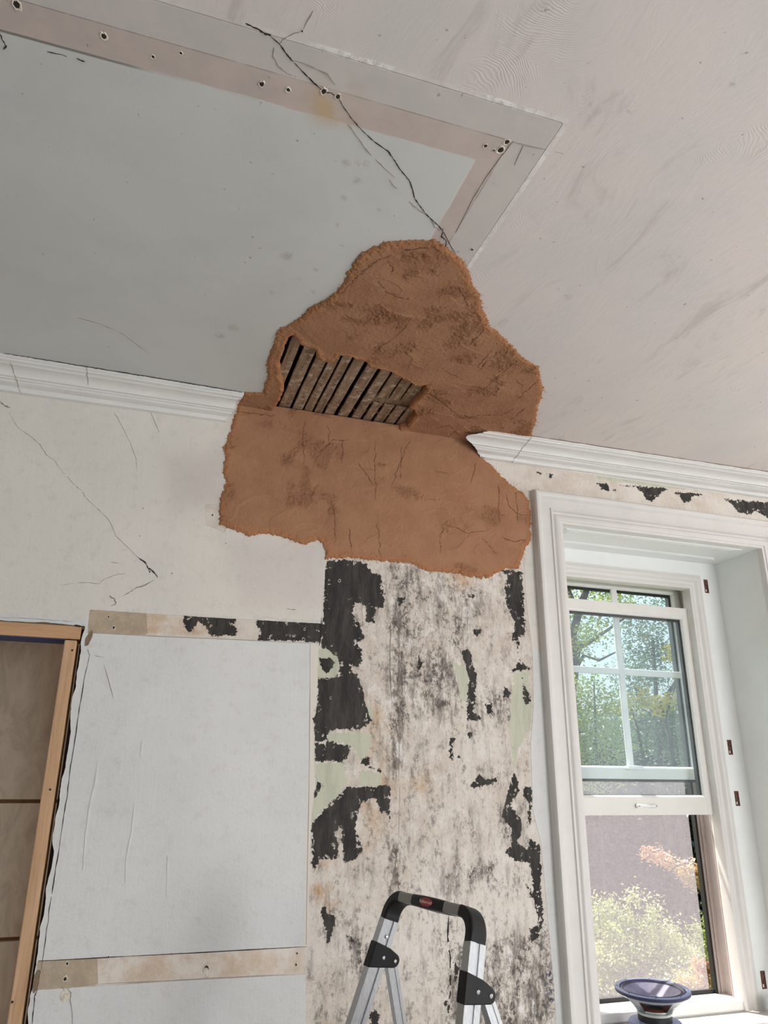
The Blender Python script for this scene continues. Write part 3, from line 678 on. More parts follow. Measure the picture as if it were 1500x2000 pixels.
    be = E_[idx[cnt == 1]]; ids = np.unique(be); mp = {int(v): len(P)+j for j, v in enumerate(ids)}
    dep = np.full(len(ids), -0.002)
    if hole_ is not None: dep = np.where(sdf(P[ids], hole_) > -0.03, -0.019, dep)
    V2 = place(P[ids], dep)
    sk = np.array([[a, mp[int(a)], mp[int(b)], b] for a, b in be])
    VV = np.vstack([V, V2]); FF = np.vstack([q, sk[:, ::1]])
    used = np.unique(FF); rem = -np.ones(len(VV), int); rem[used] = np.arange(len(used))
    o = fast_quads(name, VV[used], rem[FF], M_clay, smooth=True)
    def ex(a): return np.concatenate([a, a[ids]])[used]
    set_attr(o, 'rough', ex(rough)); set_attr(o, 'rim', ex(rim)); set_attr(o, 'crack', ex(cr))
    for L in cracks:
        L = np.asarray(L); pts = []
        for a, b in zip(L[:-1], L[1:]):
            m_ = max(1, int(np.hypot(*(b-a))/0.005)); pts += [a+(b-a)*i/m_ for i in range(m_)]
        pts = np.array(pts+[L[-1]]); pts = pts-np.c_[(fbm(pts[:, 0], pts[:, 1], 60, 3, seed+12)-0.5)*0.012, (fbm(pts[:, 0], pts[:, 1], 60, 3, seed+13)-0.5)*0.012]
        if clip: pts = pts[pts[:, 1] < clip-0.004]
        if len(pts) < 3: continue
        run = []
        hh = np.array([hgt[np.argmin(((P-q_)**2).sum(1))] for q_ in pts])+0.0005
        P3 = place(pts, hh); up = place(pts[:1], hh[:1]+1)[0]-P3[0]
        ribbon('crack', [tuple(v) for v in P3], random.uniform(0.0009, 0.0022), M_claycrack, o, tuple(up), off=0.0002, jit=0.0006, sub=2, wj=0.85)
    bmx = bmesh.new(); bmx.from_mesh(o.data); bmesh.ops.recalc_face_normals(bmx, faces=bmx.faces); bmx.to_mesh(o.data); bmx.free()
    return o
pc = patch('clay_patch', ceil_patch, cracks_c, lambda P, h: np.c_[P[:, 0], P[:, 1], CEIL-h], hole, clip=0.0, seed=3)
tag(pc, 'brown clay plaster patch on the ceiling around the lath hole', 'plaster patch')
pw_ = patch('clay_patch', wall_patch, cracks_w, lambda P, h: np.c_[P[:, 0], -h-0.001, P[:, 1]], None, clip=CEIL+0.014, seed=14)
tag(pw_, 'brown clay plaster patch on the wall below the broken cornice', 'plaster patch')
# animal-hair fibres sticking out of the clay along its rim
def fibres(name, poly, place, n, parent, clipy=None):
    poly = np.array(poly); seg = np.diff(np.vstack([poly, poly[:1]]), axis=0); L = np.hypot(*seg.T); cum = np.cumsum(L)/L.sum(); bm = bmesh.new()
    for _ in range(n):
        u = random.random(); i = int(np.searchsorted(cum, u)); a = poly[i]; t = random.random(); p0 = a+seg[i]*t
        if clipy is not None and p0[1] > clipy: continue
        ang = random.uniform(0, 2*PI); l = random.uniform(0.006, 0.018); pts = []
        for k in range(4):
            ang += random.uniform(-0.6, 0.6); pts.append(p0.copy()); p0 = p0+np.array([math.cos(ang), math.sin(ang)])*l/3
        P3 = [Vector(place(q, 0.003+0.002*k)) for k, q in enumerate(pts)]
        add_tube(bm, P3, 0.00035, 3)
    o = bm_obj(name, bm, plain('plaster_hair', srgb(196, 150, 108), rough=0.9)); o.parent = parent; o['kind'] = 'stuff'; return o
fibres('hair_fibre', ceil_patch[2:-1], lambda q, h: (q[0], q[1], CEIL-h), 420, pc)
fibres('hair_fibre', wall_patch[1:-2], lambda q, h: (q[0], -h, q[1]), 260, pw_, clipy=CEIL-0.01)
# lumps of crumbled clay by the right end of the hole
bm = bmesh.new()
cx, cy = on_ceil(828, 800)
for k in range(70):
    r_ = abs(random.gauss(0, 0.022)); a_ = random.uniform(0, 2*PI); s_ = random.uniform(0.002, 0.0055)
    mtx = Matrix.Translation((cx+r_*math.cos(a_), min(cy+r_*math.sin(a_), -0.012), CEIL-0.006-random.uniform(0, 0.004)))@Matrix.Rotation(random.uniform(0, 3), 4, 'X')@Matrix.Rotation(random.uniform(0, 3), 4, 'Z')@Matrix.Diagonal((s_*random.uniform(1, 2.2), s_, s_*random.uniform(.6, 1), 1))
    bmesh.ops.create_icosphere(bm, subdivisions=1, radius=1.0, matrix=mtx)
for v in bm.verts: v.co += Vector((random.uniform(-1, 1), random.uniform(-1, 1), random.uniform(-1, 1)))*0.0007
o = bm_obj('clay_crumbs', bm, M_clay, pc)
o['kind'] = 'stuff'
for nm_ in ('rough', 'rim', 'crack'): set_attr(o, nm_, np.full(len(o.data.vertices), 0.75 if nm_ == 'rough' else 0.1))

# ================================================================== LATHS in the ceiling hole
def zx(a, b):          # zoom4 point -> ceiling plane, at lath height
    x, y = Z4([(a, b)])[0]; return on_ceil(x, y, CEIL+0.02)
# gap centre lines given as (top point, bottom point, width)
gaps = [((255,145),(190,360),.011),((345,222),(157,712),.012),((458,245),(272,728),.008),((532,342),(362,742),.0055),((655,290),(437,742),.0065),((742,305),(517,752),.008),((850,335),(607,770),.012),((948,395),(700,805),.012)]
gx = [((zx(*a)[0]+zx(*b)[0])/2, w*1.2) for a, b, w in gaps]
edges = []
x_prev = gx[0][0]-0.046
lath_bounds = []
for (xc_, w_) in gx:
    lath_bounds.append((x_prev, xc_-w_/2)); x_prev = xc_+w_/2
ORD = ['leftmost', 'second', 'third', 'fourth', 'fifth', 'sixth', 'seventh', 'eighth', 'ninth']
def lath(x0, x1, y0, y1, label, dz=0.0, skew=0.0):
    n = 14; bm = bmesh.new(); ys = np.linspace(y0, y1, n); rows = []
    for j, yy in enumerate(ys):
        a = x0+random.uniform(-.0009, .0009)+skew*(yy-y0); b = x1+random.uniform(-.0009, .0009)+skew*(yy-y0); z = CEIL+0.0185+dz+random.uniform(-.0004, .0004)
        rows.append([bm.verts.new(p) for p in ((a, yy, z), (b, yy, z), (b, yy, z+0.008), (a, yy, z+0.008))])
    for p, q in zip(rows[:-1], rows[1:]):
        for k in range(4): bm.faces.new((p[k], p[(k+1) % 4], q[(k+1) % 4], q[k]))
    bm.faces.new(rows[0]); bm.faces.new(rows[-1])
    o = bm_obj('wood_lath', bm, M_lath, bevel=0.0008, segs=1)
    tag(o, label, 'lath', 'wooden laths in the ceiling hole')
    return o
for k, (a, b) in enumerate(lath_bounds):
    o = lath(a, b, -0.62, 0.018, 'dusty wooden lath in the ceiling hole, %s from the left' % ORD[k], dz=random.uniform(-.001, .001))
    yn = -0.10-0.10*((k*7) % 3)
    bmn = bmesh.new(); add_lathe(bmn, [(0.0001, 0), (0.0022, 0), (0.0022, -0.0008), (0.0001, -0.001)], ((a+b)/2, yn, CEIL+0.0182), 10); bm_obj('nail_head', bmn, M_crack, o)
# ninth lath runs full length, then butt-jointed short ones on both sides of a joist
x9 = lath_bounds[-1][1]+gx[-1][1]
pa = zx(1042, 425); pb = zx(920, 615); x9b = (pa[0]+pb[0])/2-0.004
lath(x9, x9b, -0.62, 0.018, 'dusty wooden lath in the ceiling hole, last full-length one before the joist end')
jy0 = on_ceil(*Z4([(1000, 622)])[0], CEIL+0.02)[1]; jy1 = on_ceil(*Z4([(1000, 678)])[0], CEIL+0.02)[1]
up = [((1042,425),(925,612),.008),((1125,465),(1015,630),.007),((1200,505),(1100,650),.0075),((1300,530),(1185,680),.010)]
dn = [((880,690),(805,800),.007),((965,680),(888,820),.011),((1085,668),(965,840),.009),((1170,690),(1052,848),.008),((1205,765),(1160,828),.008)]
def cen(gs): return [((zx(*a)[0]+zx(*b)[0])/2, w) for a, b, w in gs]
ux = cen(up); dx = cen(dn)
for k in range(3):
    lath(ux[k][0]+ux[k][1]/2, ux[k+1][0]-ux[k+1][1]/2, -0.62, jy0, 'short lath end on the room side of the joist, %s from the left' % ORD[k], dz=-0.001)
for k in range(4):
    x0_ = dx[k][0]+dx[k][1]/2; x1_ = dx[k+1][0]-dx[k+1][1]/2
    lath(x0_, x1_, jy1 if k < 2 else jy1-0.004, 0.018, 'short lath end between joist and wall, %s from the left' % ORD[k], dz=0.0015)
jl = zx(905, 640)[0]
o = box('ceiling_joist', (x9b-0.004, jy0-0.012, CEIL+0.031), (1.02, jy1+0.030, CEIL+0.19), M_lathw, bevel=0.002)
tag(o, 'rough brown joist seen end to end between the short laths', 'joist')

# ================================================================== CORNICE
PROF = [(1,0),(1,.14),(.965,.145),(.96,.22),(.90,.235),(.84,.27),(.82,.30),(.72,.31),(.62,.35),(.55,.42),(.51,.50),(.50,.58),(.42,.59),(.42,.645),(.37,.66),(.33,.73),(.25,.77),(.15,.80),(.11,.88),(.10,.965),(0,1.0)]
def cornice(name, x0, x1, dims, endfun, side, broken):
    """dims(x)->(projection, drop)"""
    n = int((x1-x0)/0.02)+2; V = []; m_ = len(PROF)
    for i in range(n):
        for j, (u, v) in enumerate(PROF):
            t = i/(n-1); lo, hi = (x0, x1)
            if side == 'r': hi = x1+endfun(j)
            else: lo = x0+endfun(j)
            x = lo+(hi-lo)*t; pr, dr = dims(x)
            wob = (float(vnoise(np.array([x*9.0]), np.array([j*0.7]), 3)[0])-0.5)*0.0016
            V.append((x, -u*pr+wob-0.0012*(j == m_-1), CEIL-v*dr+wob*0.5-0.0004))
    F = [(i*m_+j, (i+1)*m_+j, (i+1)*m_+j+1, i*m_+j+1) for i in range(n-1) for j in range(m_-1)]
    o = mesh_obj(name, V, F, M_cornice, smooth=True)
    e = o.modifiers.new('edges', 'EDGE_SPLIT'); e.split_angle = math.radians(28)
    # broken end: a rough plaster core set a little in from the paint skin
    k = (n-1) if side == 'r' else 0; sgn = -1 if side == 'r' else 1
    bm = bmesh.new(); ring = [bm.verts.new(Vector(V[k*m_+j])) for j in range(m_)]; corner = Vector((V[k*m_][0]+sgn*0.0, 0, CEIL))
    cpt = bm.verts.new(Vector((sum(V[k*m_+j][0] for j in range(m_))/m_+sgn*0.006, -0.03, CEIL-0.02))); cc = bm.verts.new(corner)
    for a, b in zip(ring[:-1], ring[1:]): bm.faces.new((a, b, cpt))
    bm.faces.new((ring[-1], cc, cpt)); bm.faces.new((cc, ring[0], cpt))
    bmesh.ops.subdivide_edges(bm, edges=bm.edges, cuts=3, use_grid_fill=True)
    for v in bm.verts:
        if not v.is_boundary: v.co += Vector((random.uniform(-1, 1), random.uniform(-.4, .4), random.uniform(-.4, .4)))*0.005
    bm_obj('broken_end', bm, broken, o)
    return struct(o)
def dimL(x): t = np.clip((x+0.44)/0.70, 0, 1); return (0.107+(0.099-0.107)*t, 0.083+(0.076-0.083)*t)
def dimR(x): t = np.clip((x-1.1)/1.5, 0, 1); return (0.112+(0.136-0.112)*t, 0.071+(0.062-0.071)*t)
corn_left = cornice('trim_1', -0.7, 0.242, dimL, lambda j: [0.016,0.016,0.012,0.013,0.010,0.004,-0.002,-0.004,-0.006,-0.004,-0.009,-0.008,-0.012,-0.008,-0.012,-0.014,-0.018,-0.020,-0.026,-0.028,-0.030][j], 'r', M_chalk)
def endR(j):
    base = [0.052,0.050,0.038,0.034,0.020,0.010,-0.006,-0.018,-0.020,-0.012,0.0,0.010,0.018,0.022,0.030,0.036,0.046,0.052,0.060,0.066,0.070]
    return base[j]
corn_right = cornice('trim_2', 1.128, 4.99, dimR, endR, 'l', M_lathw)
# black damp-looking gap behind the broken right end
def surf_y(x, z): return -(float(fbm(np.array([x]), np.array([z]), 2.2, 3, 5)[0])-0.5)*0.004
def surf_z(x, y): return CEIL+(float(fbm(np.array([x]), np.array([y]), 1.8, 3, 21)[0])-0.5)*0.004*float(sstep(0, 0.15, -y))
def wcrack(px, w, mat=None, parent=None, **k):
    pts = [];
    for x, y in px:
        a, b = on_wall(x, y); pts.append((a, surf_y(a, b), b))
    return ribbon('crack', pts, w, mat or M_crack, parent or wall_front, (0, -1, 0), **k)
def ccrack(px, w, mat=None, parent=None, **k):
    pts = []
    for x, y in px:
        a, b = on_ceil(x, y); pts.append((a, b, surf_z(a, b)))
    return ribbon('crack', pts, w, mat or M_crack, parent or ceiling, (0, 0, -1), **k)
# gap line between the cornice and the ceiling
for (a, b, w_, dm, par) in ((-0.5, 0.25, 0.0022, dimL, corn_left), (1.21, 4.9, 0.0026, dimR, corn_right)):
    xx = np.linspace(a, b, 60); ribbon('gap', [(x, -dm(x)[0]-0.0012, CEIL-0.0022) for x in xx], w_, M_crack if par is corn_left else M_lathw, par, (0, 0, -1), off=0.0, jit=0.0006, sub=2)
# vertical cracks across the cornices
def cornice_crack(x, dm, par, w_, lean=0.0, js=None):
    js = js or range(len(PROF)); pts = [(x+lean*PROF[j][1]+random.uniform(-.0015, .0015), -PROF[j][0]*dm(x)[0]-0.0004, CEIL-PROF[j][1]*dm(x)[1]-0.0010) for j in js]
    ribbon('crack', pts, w_, M_crack_soft, par, Vector((0, -1, -1)).normalized(), off=0.0008, jit=0.0004, sub=2)
cornice_crack(on_ceil(1040, 852)[0]-0.005, dimR, corn_right, 0.0016, -0.03)
cornice_crack(on_wall(168, 730, -0.08)[0], dimL, corn_left, 0.0012, 0.02, range(0, 11)); cornice_crack(on_wall(12, 740, -0.06)[0], dimL, corn_left, 0.0012, 0.04, range(4, 21))

# ---- cracks on the ceiling
ccrack([(525,68),(545,84),(558,103),(570,117),(586,134),(602,150),(617,165),(632,178),(648,182),(660,190)], 0.0017, jit=0.0004, wj=0.8)
ccrack([(660,190),(672,210),(685,228),(700,246),(715,262),(735,279),(757,294),(768,308),(775,320),(786,336),(800,352),(806,370),(810,388),(822,404),(832,418),(845,430),(856,440),(864,450),(872,464),(884,486),(890,494)], 0.0017, jit=0.0004, wj=0.8)
ccrack([(480,45),(500,55),(520,66),(530,68)], 0.003)
ccrack([(535,92),(533,110),(545,130),(560,143),(578,150)], 0.0007, M_crack_soft); ccrack([(545,85),(560,70),(590,60),(612,20)], 0.0007, M_crack_soft)
ccrack([(570,117),(600,125),(640,145),(655,165)], 0.0010, M_crack_soft); ccrack([(680,242),(700,270),(722,300),(742,320),(770,345)], 0.0012, M_crack_soft)
ccrack([(760,350),(768,362),(776,368)], 0.0010, M_crack_soft); ccrack([(800,392),(806,400),(822,412),(838,424),(850,438)], 0.0012, M_crack_soft)
ccrack([(842,428),(850,444),(862,450)], 0.002, M_crack_soft); ccrack([(866,446),(862,462),(872,470),(870,486),(888,500)], 0.0022)
ccrack([(150,620),(200,634),(240,652),(262,668),(290,690)], 0.0010, M_crack_soft); ccrack([(1000,276),(1100,300)], 0.0008, M_crack_soft)
ccrack([(1003,275),(975,310),(950,345),(925,385),(890,455)], 0.0012, M_crack_soft, jit=0.0002); ccrack([(1022,284),(1005,322)], 0.0012, M_crack_soft, jit=0.0002)
ccrack([(0,62),(5,78),(12,90),(6,95)], 0.002); ccrack([(92,100),(130,110)], 0.0014, M_crack); ccrack([(150,113),(166,120)], 0.002)
# ---- nail and screw holes with broken rims
def nail_hole(px, r, plane, parent, k=0):
    bm = bmesh.new(); bm2 = bmesh.new(); n = 14; x, y = px
    if plane == 'c': a, b = on_ceil(x, y); org = Vector((a, b, surf_z(a, b))); e1, e2, nn = Vector((1, 0, 0)), Vector((0, 1, 0)), Vector((0, 0, -1))
    else: a, b = on_wall(x, y); org = Vector((a, surf_y(a, b), b)); e1, e2, nn = Vector((1, 0, 0)), Vector((0, 0, 1)), Vector((0, -1, 0))
    r1 = [r*0.82*random.uniform(.8, 1.15) for _ in range(n)]; r2 = [q*1.35+r*random.uniform(0.0, 0.45) for q in r1]
    def ring(b_, rr, h): return [b_.verts.new(org+(e1*math.cos(2*PI*i/n)+e2*math.sin(2*PI*i/n)*1.25)*rr[i]+nn*h) for i in range(n)]
    A = ring(bm, r2, -0.0002); B = ring(bm, [(p+q)/2 for p, q in zip(r1, r2)], 0.0016); C_ = ring(bm, r1, 0.0009); D_ = ring(bm, [q*0.8 for q in r1], -0.0002)
    for P_, Q_ in ((A, B), (B, C_), (C_, D_)):
        for i in range(n): bm.faces.new((P_[i], P_[(i+1) % n], Q_[(i+1) % n], Q_[i]))
    o = bm_obj('screw_hole', bm, M_chalk, parent)
    E_ = ring(bm2, [q*1.02 for q in r1], 0.0007); bm2.faces.new(E_); bm_obj('bore', bm2, M_crack, o)
for px, r in (((32,8),.007),((203,70),.0055),((299,110),.0032),((353,103),.003),((511,164),.0055),((563,175),.0042),((632,178),.0060),((660,188),.0055),((948,284),.0042),((965,293),.0026),((978,292),.0075),((990,276),.0060),((922,487),.0038),((590,60),.002)): nail_hole(px, r, 'c', ceiling)
# ---- cracks and scratches on the wall
wcrack(Z1([(50,465),(110,560),(170,600),(240,660),(270,715),(320,750),(370,820),(430,885),(480,930),(515,980),(580,1040),(640,1100),(680,1190),(740,1250),(800,1310)]), 0.0010, M_crack_soft)
wcrack(Z1([(800,1310),(850,1345),(870,1380),(890,1390),(925,1435)]), 0.0032); wcrack(Z1([(905,1450),(850,1480),(800,1495),(760,1520),(720,1545)]), 0.0025, M_crack_soft)
wcrack(Z1([(860,1350),(875,1410),(890,1390)]), 0.0014); wcrack(Z1([(640,1540),(670,1560),(680,1590),(650,1600)]), 0.003, M_crack_soft)
wcrack(Z1([(650,435),(700,520),(760,640),(795,730),(805,820)]), 0.0010, M_crack_soft); wcrack(Z1([(880,460),(900,505),(935,585)]), 0.0011, M_crack_soft)
wcrack(Z1([(360,1480),(450,1465),(520,1465),(580,1470),(620,1440),(670,1420),(735,1412)]), 0.0010, M_crack_soft); wcrack(Z1([(0,400),(30,430),(60,440)]), 0.004, M_crack_soft)
wcrack(Z1([(650,1345),(700,1352)]), 0.0014, M_crack_soft); wcrack([(0,1206),(60,1208),(110,1212),(145,1214)], 0.0010, M_crack_soft); wcrack([(145,1221),(166,1224)], 0.004)
wcrack(Zm(0,1180,2.44,[(415,215),(428,240),(405,340),(388,450),(370,560),(352,680),(332,800),(322,900),(305,1000),(287,1130),(266,1260),(252,1350),(232,1480),(217,1600),(202,1700),(192,1760)]), 0.0018, jit=0.0005)
wcrack(Zm(0,1180,2.44,[(180,1830),(165,1870),(160,1930),(152,2010)]), 0.002, jit=0.0005)
wcrack(Zm(0,1180,2.44,[(320,1830),(340,1850),(335,1890),(345,1950),(345,2000)]), 0.0016, M_crack_soft); wcrack(Zm(0,1180,2.44,[(295,1820),(310,1850)]), 0.0014, M_crack_soft)
wcrack(Zm(0,1180,2.44,[(495,285),(520,370),(540,450)]), 0.0011, M_crack_soft, jit=0.0002); wcrack(Zm(0,1180,2.44,[(450,245),(495,255)]), 0.0012, M_crack_soft)
wcrack([(172,1236),(300,1243),(450,1249),(606,1257)], 0.0010, M_crack_soft, jit=0.0003); wcrack([(606,1258),(604,1500),(598,1845)], 0.0010, M_crack_soft, jit=0.0003)
wcrack([(75,1877),(250,1868),(450,1857),(597,1849)], 0.0016, M_crack, jit=0.0003); wcrack([(190,1922),(350,1914),(560,1903)], 0.0010, M_crack_soft, jit=0.0003)
wcrack([(628,1205),(627,1235),(624,1262)], 0.0022, jit=0.0003)
wcrack(Z6([(580,430),(555,450),(548,700),(560,900)]), 0.0022, M_crack_soft); wcrack(Z6([(600,460),(596,800),(600,1000),(596,1300)]), 0.0014, M_crack_soft); wcrack(Z7([(602,100),(598,330),(575,560)]), 0.0014, M_crack_soft)
wcrack(Z7([(862,760),(858,900),(866,980),(872,1100),(874,1160),(864,1230)]), 0.0055, jit=0.0012); wcrack(Z6([(0,380),(50,385)]), 0.0012)
for px, r in (((212,1205),.003),((222,1226),.0045),((595,1229),.003),((593,1249),.0045),((407,1215),.0022),((131,1882),.004),((127,1912),.005),((403,1891),.0075),((580,1862),.0028),((578,1884),.0032),((212,1869),.0022),((279,993),.0016),((273,1047),.0014),((336,1120),.0016),((415,1006),.0030),((441,1061),.0016),((656,1276),.0030),((646,1363),.0032),((663,1134),.004)): nail_hole(px, r, 'w', wall_front)
M_ridge = plain('paint_ridge', srgb(222, 221, 218), rough=0.5)
for pts_ in (Zm(0,1180,2.44,[(467,745),(455,850),(430,950),(410,1100),(395,1270)]), Zm(0,1180,2.44,[(640,960),(630,1080),(605,1200),(598,1330)]), Zm(0,1180,2.44,[(680,650),(672,730)]), Zm(0,1180,2.44,[(800,1200),(795,1400)])):
    q_ = wcrack(pts_, 0.0034, M_ridge, jit=0.0003, off=0.0016); q_.name = 'paint_ridge'
# spalled plaster lump below the lower rail mark
bm = bmesh.new()
for (x, y, s_) in ((402,1896,.009),(127,1945,.014),(405,1905,.006)):
    a, b = on_wall(x, y); bmesh.ops.create_icosphere(bm, subdivisions=2, radius=1, matrix=Matrix.Translation((a, 0.0, b))@Matrix.Diagonal((s_, 0.003, s_*1.1, 1)))
for v in bm.verts: v.co += Vector((random.uniform(-1, 1), random.uniform(-.6, .6), random.uniform(-1, 1)))*0.0014
bm_obj('loose_plaster', bm, M_chalk, wall_front)
# jagged dark rim where the cornice broke away on the right
bm = bmesh.new()
for t in np.linspace(0, 1, 46):
    x, y = Vector((905, 852)).lerp(Vector((942, 893)), t); a, b = on_wall(x, y, -0.008); s_ = random.uniform(.003, .008)
    bmesh.ops.create_icosphere(bm, subdivisions=1, radius=1, matrix=Matrix.Translation((a+0.006+random.uniform(-.004, .004), -0.006, b))@Matrix.Rotation(random.uniform(0, 3), 4, 'Y')@Matrix.Diagonal((s_, s_*.8, s_*.6, 1)))
bm_obj('debris', bm, plain('dark_rubble', srgb(74, 58, 48), srgb(120, 104, 90), 90, 0.95), corn_right)

# ================================================================== WINDOW
win = empty('window_1', (2.02, 0.30, 0.80), kind='structure')
def wp(o, par=None):
    if par is None: return keep(o, win)
    o.parent = par; return o
def frame_sweep(name, rect, prof, mat, legs_to=None, smooth=True, flip=1):
    """mitred moulding: rect=(x0,x1,z1) of the INNER edge measured at height; prof=(u outward from inner, y)"""
    x0, x1, z0, z1 = rect; V = []; m_ = len(prof)
    closed = legs_to is None
    if closed:
        for u, y in prof: V += [(x0-u, y, z0-u), (x0-u, y, z1+u), (x1+u, y, z1+u), (x1+u, y, z0-u)]
        k = 4; F = [(j*k+i, j*k+(i+1) % k, (j+1)*k+(i+1) % k, (j+1)*k+i) for j in range(m_-1) for i in range(4)]
    else:
        for u, y in prof: V += [(x0-u, y, legs_to), (x0-u, y, z1+u), (x1+u, y, z1+u), (x1+u, y, legs_to)]
        k = 4; F = [(j*k+i, j*k+i+1, (j+1)*k+i+1, (j+1)*k+i) for j in range(m_-1) for i in range(3)]
    bm = bmesh.new(); vs = [bm.verts.new(v) for v in V]
    for f in F: bm.faces.new([vs[i] for i in f])
    o = bm_obj(name, bm, mat, smooth=smooth)
    if smooth:
        e = o.modifiers.new('edges', 'EDGE_SPLIT'); e.split_angle = math.radians(35)
    return o
# casing profile from the inner edge outward (u, y)
cas = [(0.0,0.012),(0.0,-0.012),(0.001,-0.015),(0.010,-0.016),(0.0115,-0.020),(0.014,-0.0215),(0.030,-0.0205),(0.033,-0.0185),(0.037,-0.013),(0.042,-0.0115),(0.046,-0.014),(0.048,-0.024),(0.051,-0.0285),(0.055,-0.0285),(0.057,-0.024),(0.058,-0.0225),(0.094,-0.0215),(0.097,-0.024),(0.101,-0.031),(0.106,-0.0355),(0.112,-0.037),(0.119,-0.0355),(0.124,-0.030),(0.126,-0.022),(0.127,0.0)]
wp(frame_sweep('casing', (1.537, 2.512, 0, 2.563), cas, M_trim, legs_to=0.02))
# reveal boards
XL, XR, ZT, YB = 1.534, 2.515, 2.566, 0.272
wp(box('reveal_board', (XR, -0.010, 0.76), (XR+0.02, YB+0.03, ZT+0.02), M_reveal, bevel=0.001))
wp(box('reveal_board', (XL-0.02, -0.010, 0.76), (XL, YB+0.03, ZT+0.02), M_reveal, bevel=0.001))
sof = wp(box('soffit_board', (XL, -0.008, ZT), (XR, YB+0.03, ZT+0.02), M_reveal))
# raised moulding rectangle on the soffit
def soffit_frame(x0, x1, y0, y1, prof, name):
    bm = bmesh.new(); V = []
    for u, h in prof: V += [bm.verts.new(p) for p in ((x0+u, y0+u, ZT-h), (x1-u, y0+u, ZT-h), (x1-u, y1-u, ZT-h), (x0+u, y1-u, ZT-h))]
    for j in range(len(prof)-1):
        for i in range(4): bm.faces.new((V[j*4+i], V[j*4+(i+1) % 4], V[(j+1)*4+(i+1) % 4], V[(j+1)*4+i]))
    return wp(bm_obj(name, bm, M_reveal), sof)
o = soffit_frame(XL+0.05, XR-0.06, 0.035, 0.205, [(0,0),(0.001,0.003),(0.006,0.0035),(0.008,0.0012),(0.011,0.0012),(0.013,0.0035),(0.017,0.0035),(0.019,0.001),(0.022,0.001),(0.024,0.003),(0.027,0.0)], 'soffit_moulding')
sof.matrix_parent_inverse = Matrix.Translation(-Vector(win.location))
# flat board round the sash opening, carrying the old hinge recesses
wp(box('head_board', (XL, YB, 2.455), (XR, YB+0.025, ZT+0.01), M_reveal)); bl = wp(box('side_board', (2.385, YB, 0.78), (XR, YB+0.025, 2.455), M_reveal)); wp(box('side_board', (XL, YB, 0.78), (1.665, YB+0.025, 2.455), M_reveal))
stop = [(0.0,0.040),(0.0,-0.004),(0.002,-0.008),(0.008,-0.010),(0.014,-0.0085),(0.020,-0.004),(0.026,-0.003),(0.033,-0.006),(0.038,-0.014),(0.044,-0.018),(0.050,-0.018),(0.056,-0.014),(0.060,-0.012),(0.066,-0.012),(0.067,0.0)]
wp(frame_sweep('stop_moulding', (1.706, 2.344, 0, 2.436), [(u, YB+y) for u, y in stop], M_trim, legs_to=0.80))
# white jamb liner with pinkish vinyl tracks
M_vinyl = plain('jamb_vinyl', srgb(206, 194, 188), rough=0.4); M_gask = plain('black_gasket', srgb(22, 22, 24), rough=0.5); M_white = plain('white_vinyl', srgb(232, 231, 228), rough=0.35)
for nm, xa, xb, sg in (('jamb', 2.388, 2.425, 1), ('jamb', 1.625, 1.662, -1)):
    wp(box(nm, (xa, 0.296, 0.80), (xb, 0.455, 2.50), M_vinyl))
wp(box('head_jamb', (1.625, 0.296, 2.484), (2.425, 0.455, 2.52), M_white))
for sgn in (1, -1):
    f = lambda a, b: tuple(sorted((2.025+sgn*(a-2.025), 2.025+sgn*(b-2.025))))
    for (a, b, y0, y1, mt, nm) in ((2.368, 2.390, 0.339, 0.347, M_white, 'track_rib'), (2.372, 2.390, 0.356, 0.360, M_vinyl, 'track_rib'), (2.372, 2.390, 0.415, 0.421, M_vinyl, 'track_rib'), (2.345, 2.356, 0.418, 0.440, M_gask, 'screen_channel'), (2.356, 2.390, 0.424, 0.440, M_vinyl, 'track_rib')):
        x0_, x1_ = f(a, b); wp(box(nm, (x0_, y0, 0.81), (x1_, y1, 2.484), mt, bevel=0.001))
def sash(name, x0, x1, z0, z1, y0, y1, st, top, bot, mat):
    bm = bmesh.new()
    add_box(bm, (x0, y0, z0), (x0+st, y1, z1)); add_box(bm, (x1-st, y0, z0), (x1, y1, z1))
    add_box(bm, (x0+st, y0, z1-top), (x1-st, y1, z1)); add_box(bm, (x0+st, y0, z0), (x1-st, y1, z0+bot))
    s = wp(bm_obj(name, bm, mat, bevel=0.0015))
    gx0, gx1, gz0, gz1 = x0+st, x1-st, z0+bot, z1-top; ym = (y0+y1)/2
    # sloped glazing bead
    bead = [(0.0, y0+0.001), (-0.004, y0+0.003), (-0.009, ym-0.006), (-0.009, ym)]
    bm = bmesh.new(); V = []
    for u, y in bead: V += [bm.verts.new(p) for p in ((gx0-u, y, gz0-u), (gx1+u, y, gz0-u), (gx1+u, y, gz1+u), (gx0-u, y, gz1+u))]
    for j in range(3):
        for i in range(4): bm.faces.new((V[j*4+i], V[j*4+(i+1) % 4], V[(j+1)*4+(i+1) % 4], V[(j+1)*4+i]))
    o = bm_obj('glazing_bead', bm, M_white); o.parent = s
    bm = bmesh.new(); w_ = 0.006; a0, a1, c0, c1 = gx0+0.009, gx1-0.009, gz0+0.009, gz1-0.009; yy0, yy1 = ym+0.002, y1-0.001
    add_box(bm, (gx0-.002, yy0, gz0-.002), (a0+0.010, yy1, gz1+.002)); add_box(bm, (a1-0.010, yy0, gz0-.002), (gx1+.002, yy1, gz1+.002)); add_box(bm, (a0, yy0, c1-0.009), (a1, yy1, gz1+.002)); add_box(bm, (a0, yy0, gz0-.002), (a1, yy1, c0+0.002))
    o = bm_obj('spacer', bm, M_gask); o.parent = s
    o = box('glass', (gx0, ym, gz0), (gx1, ym+0.0015, gz1), M_glass); o.parent = s
    return s
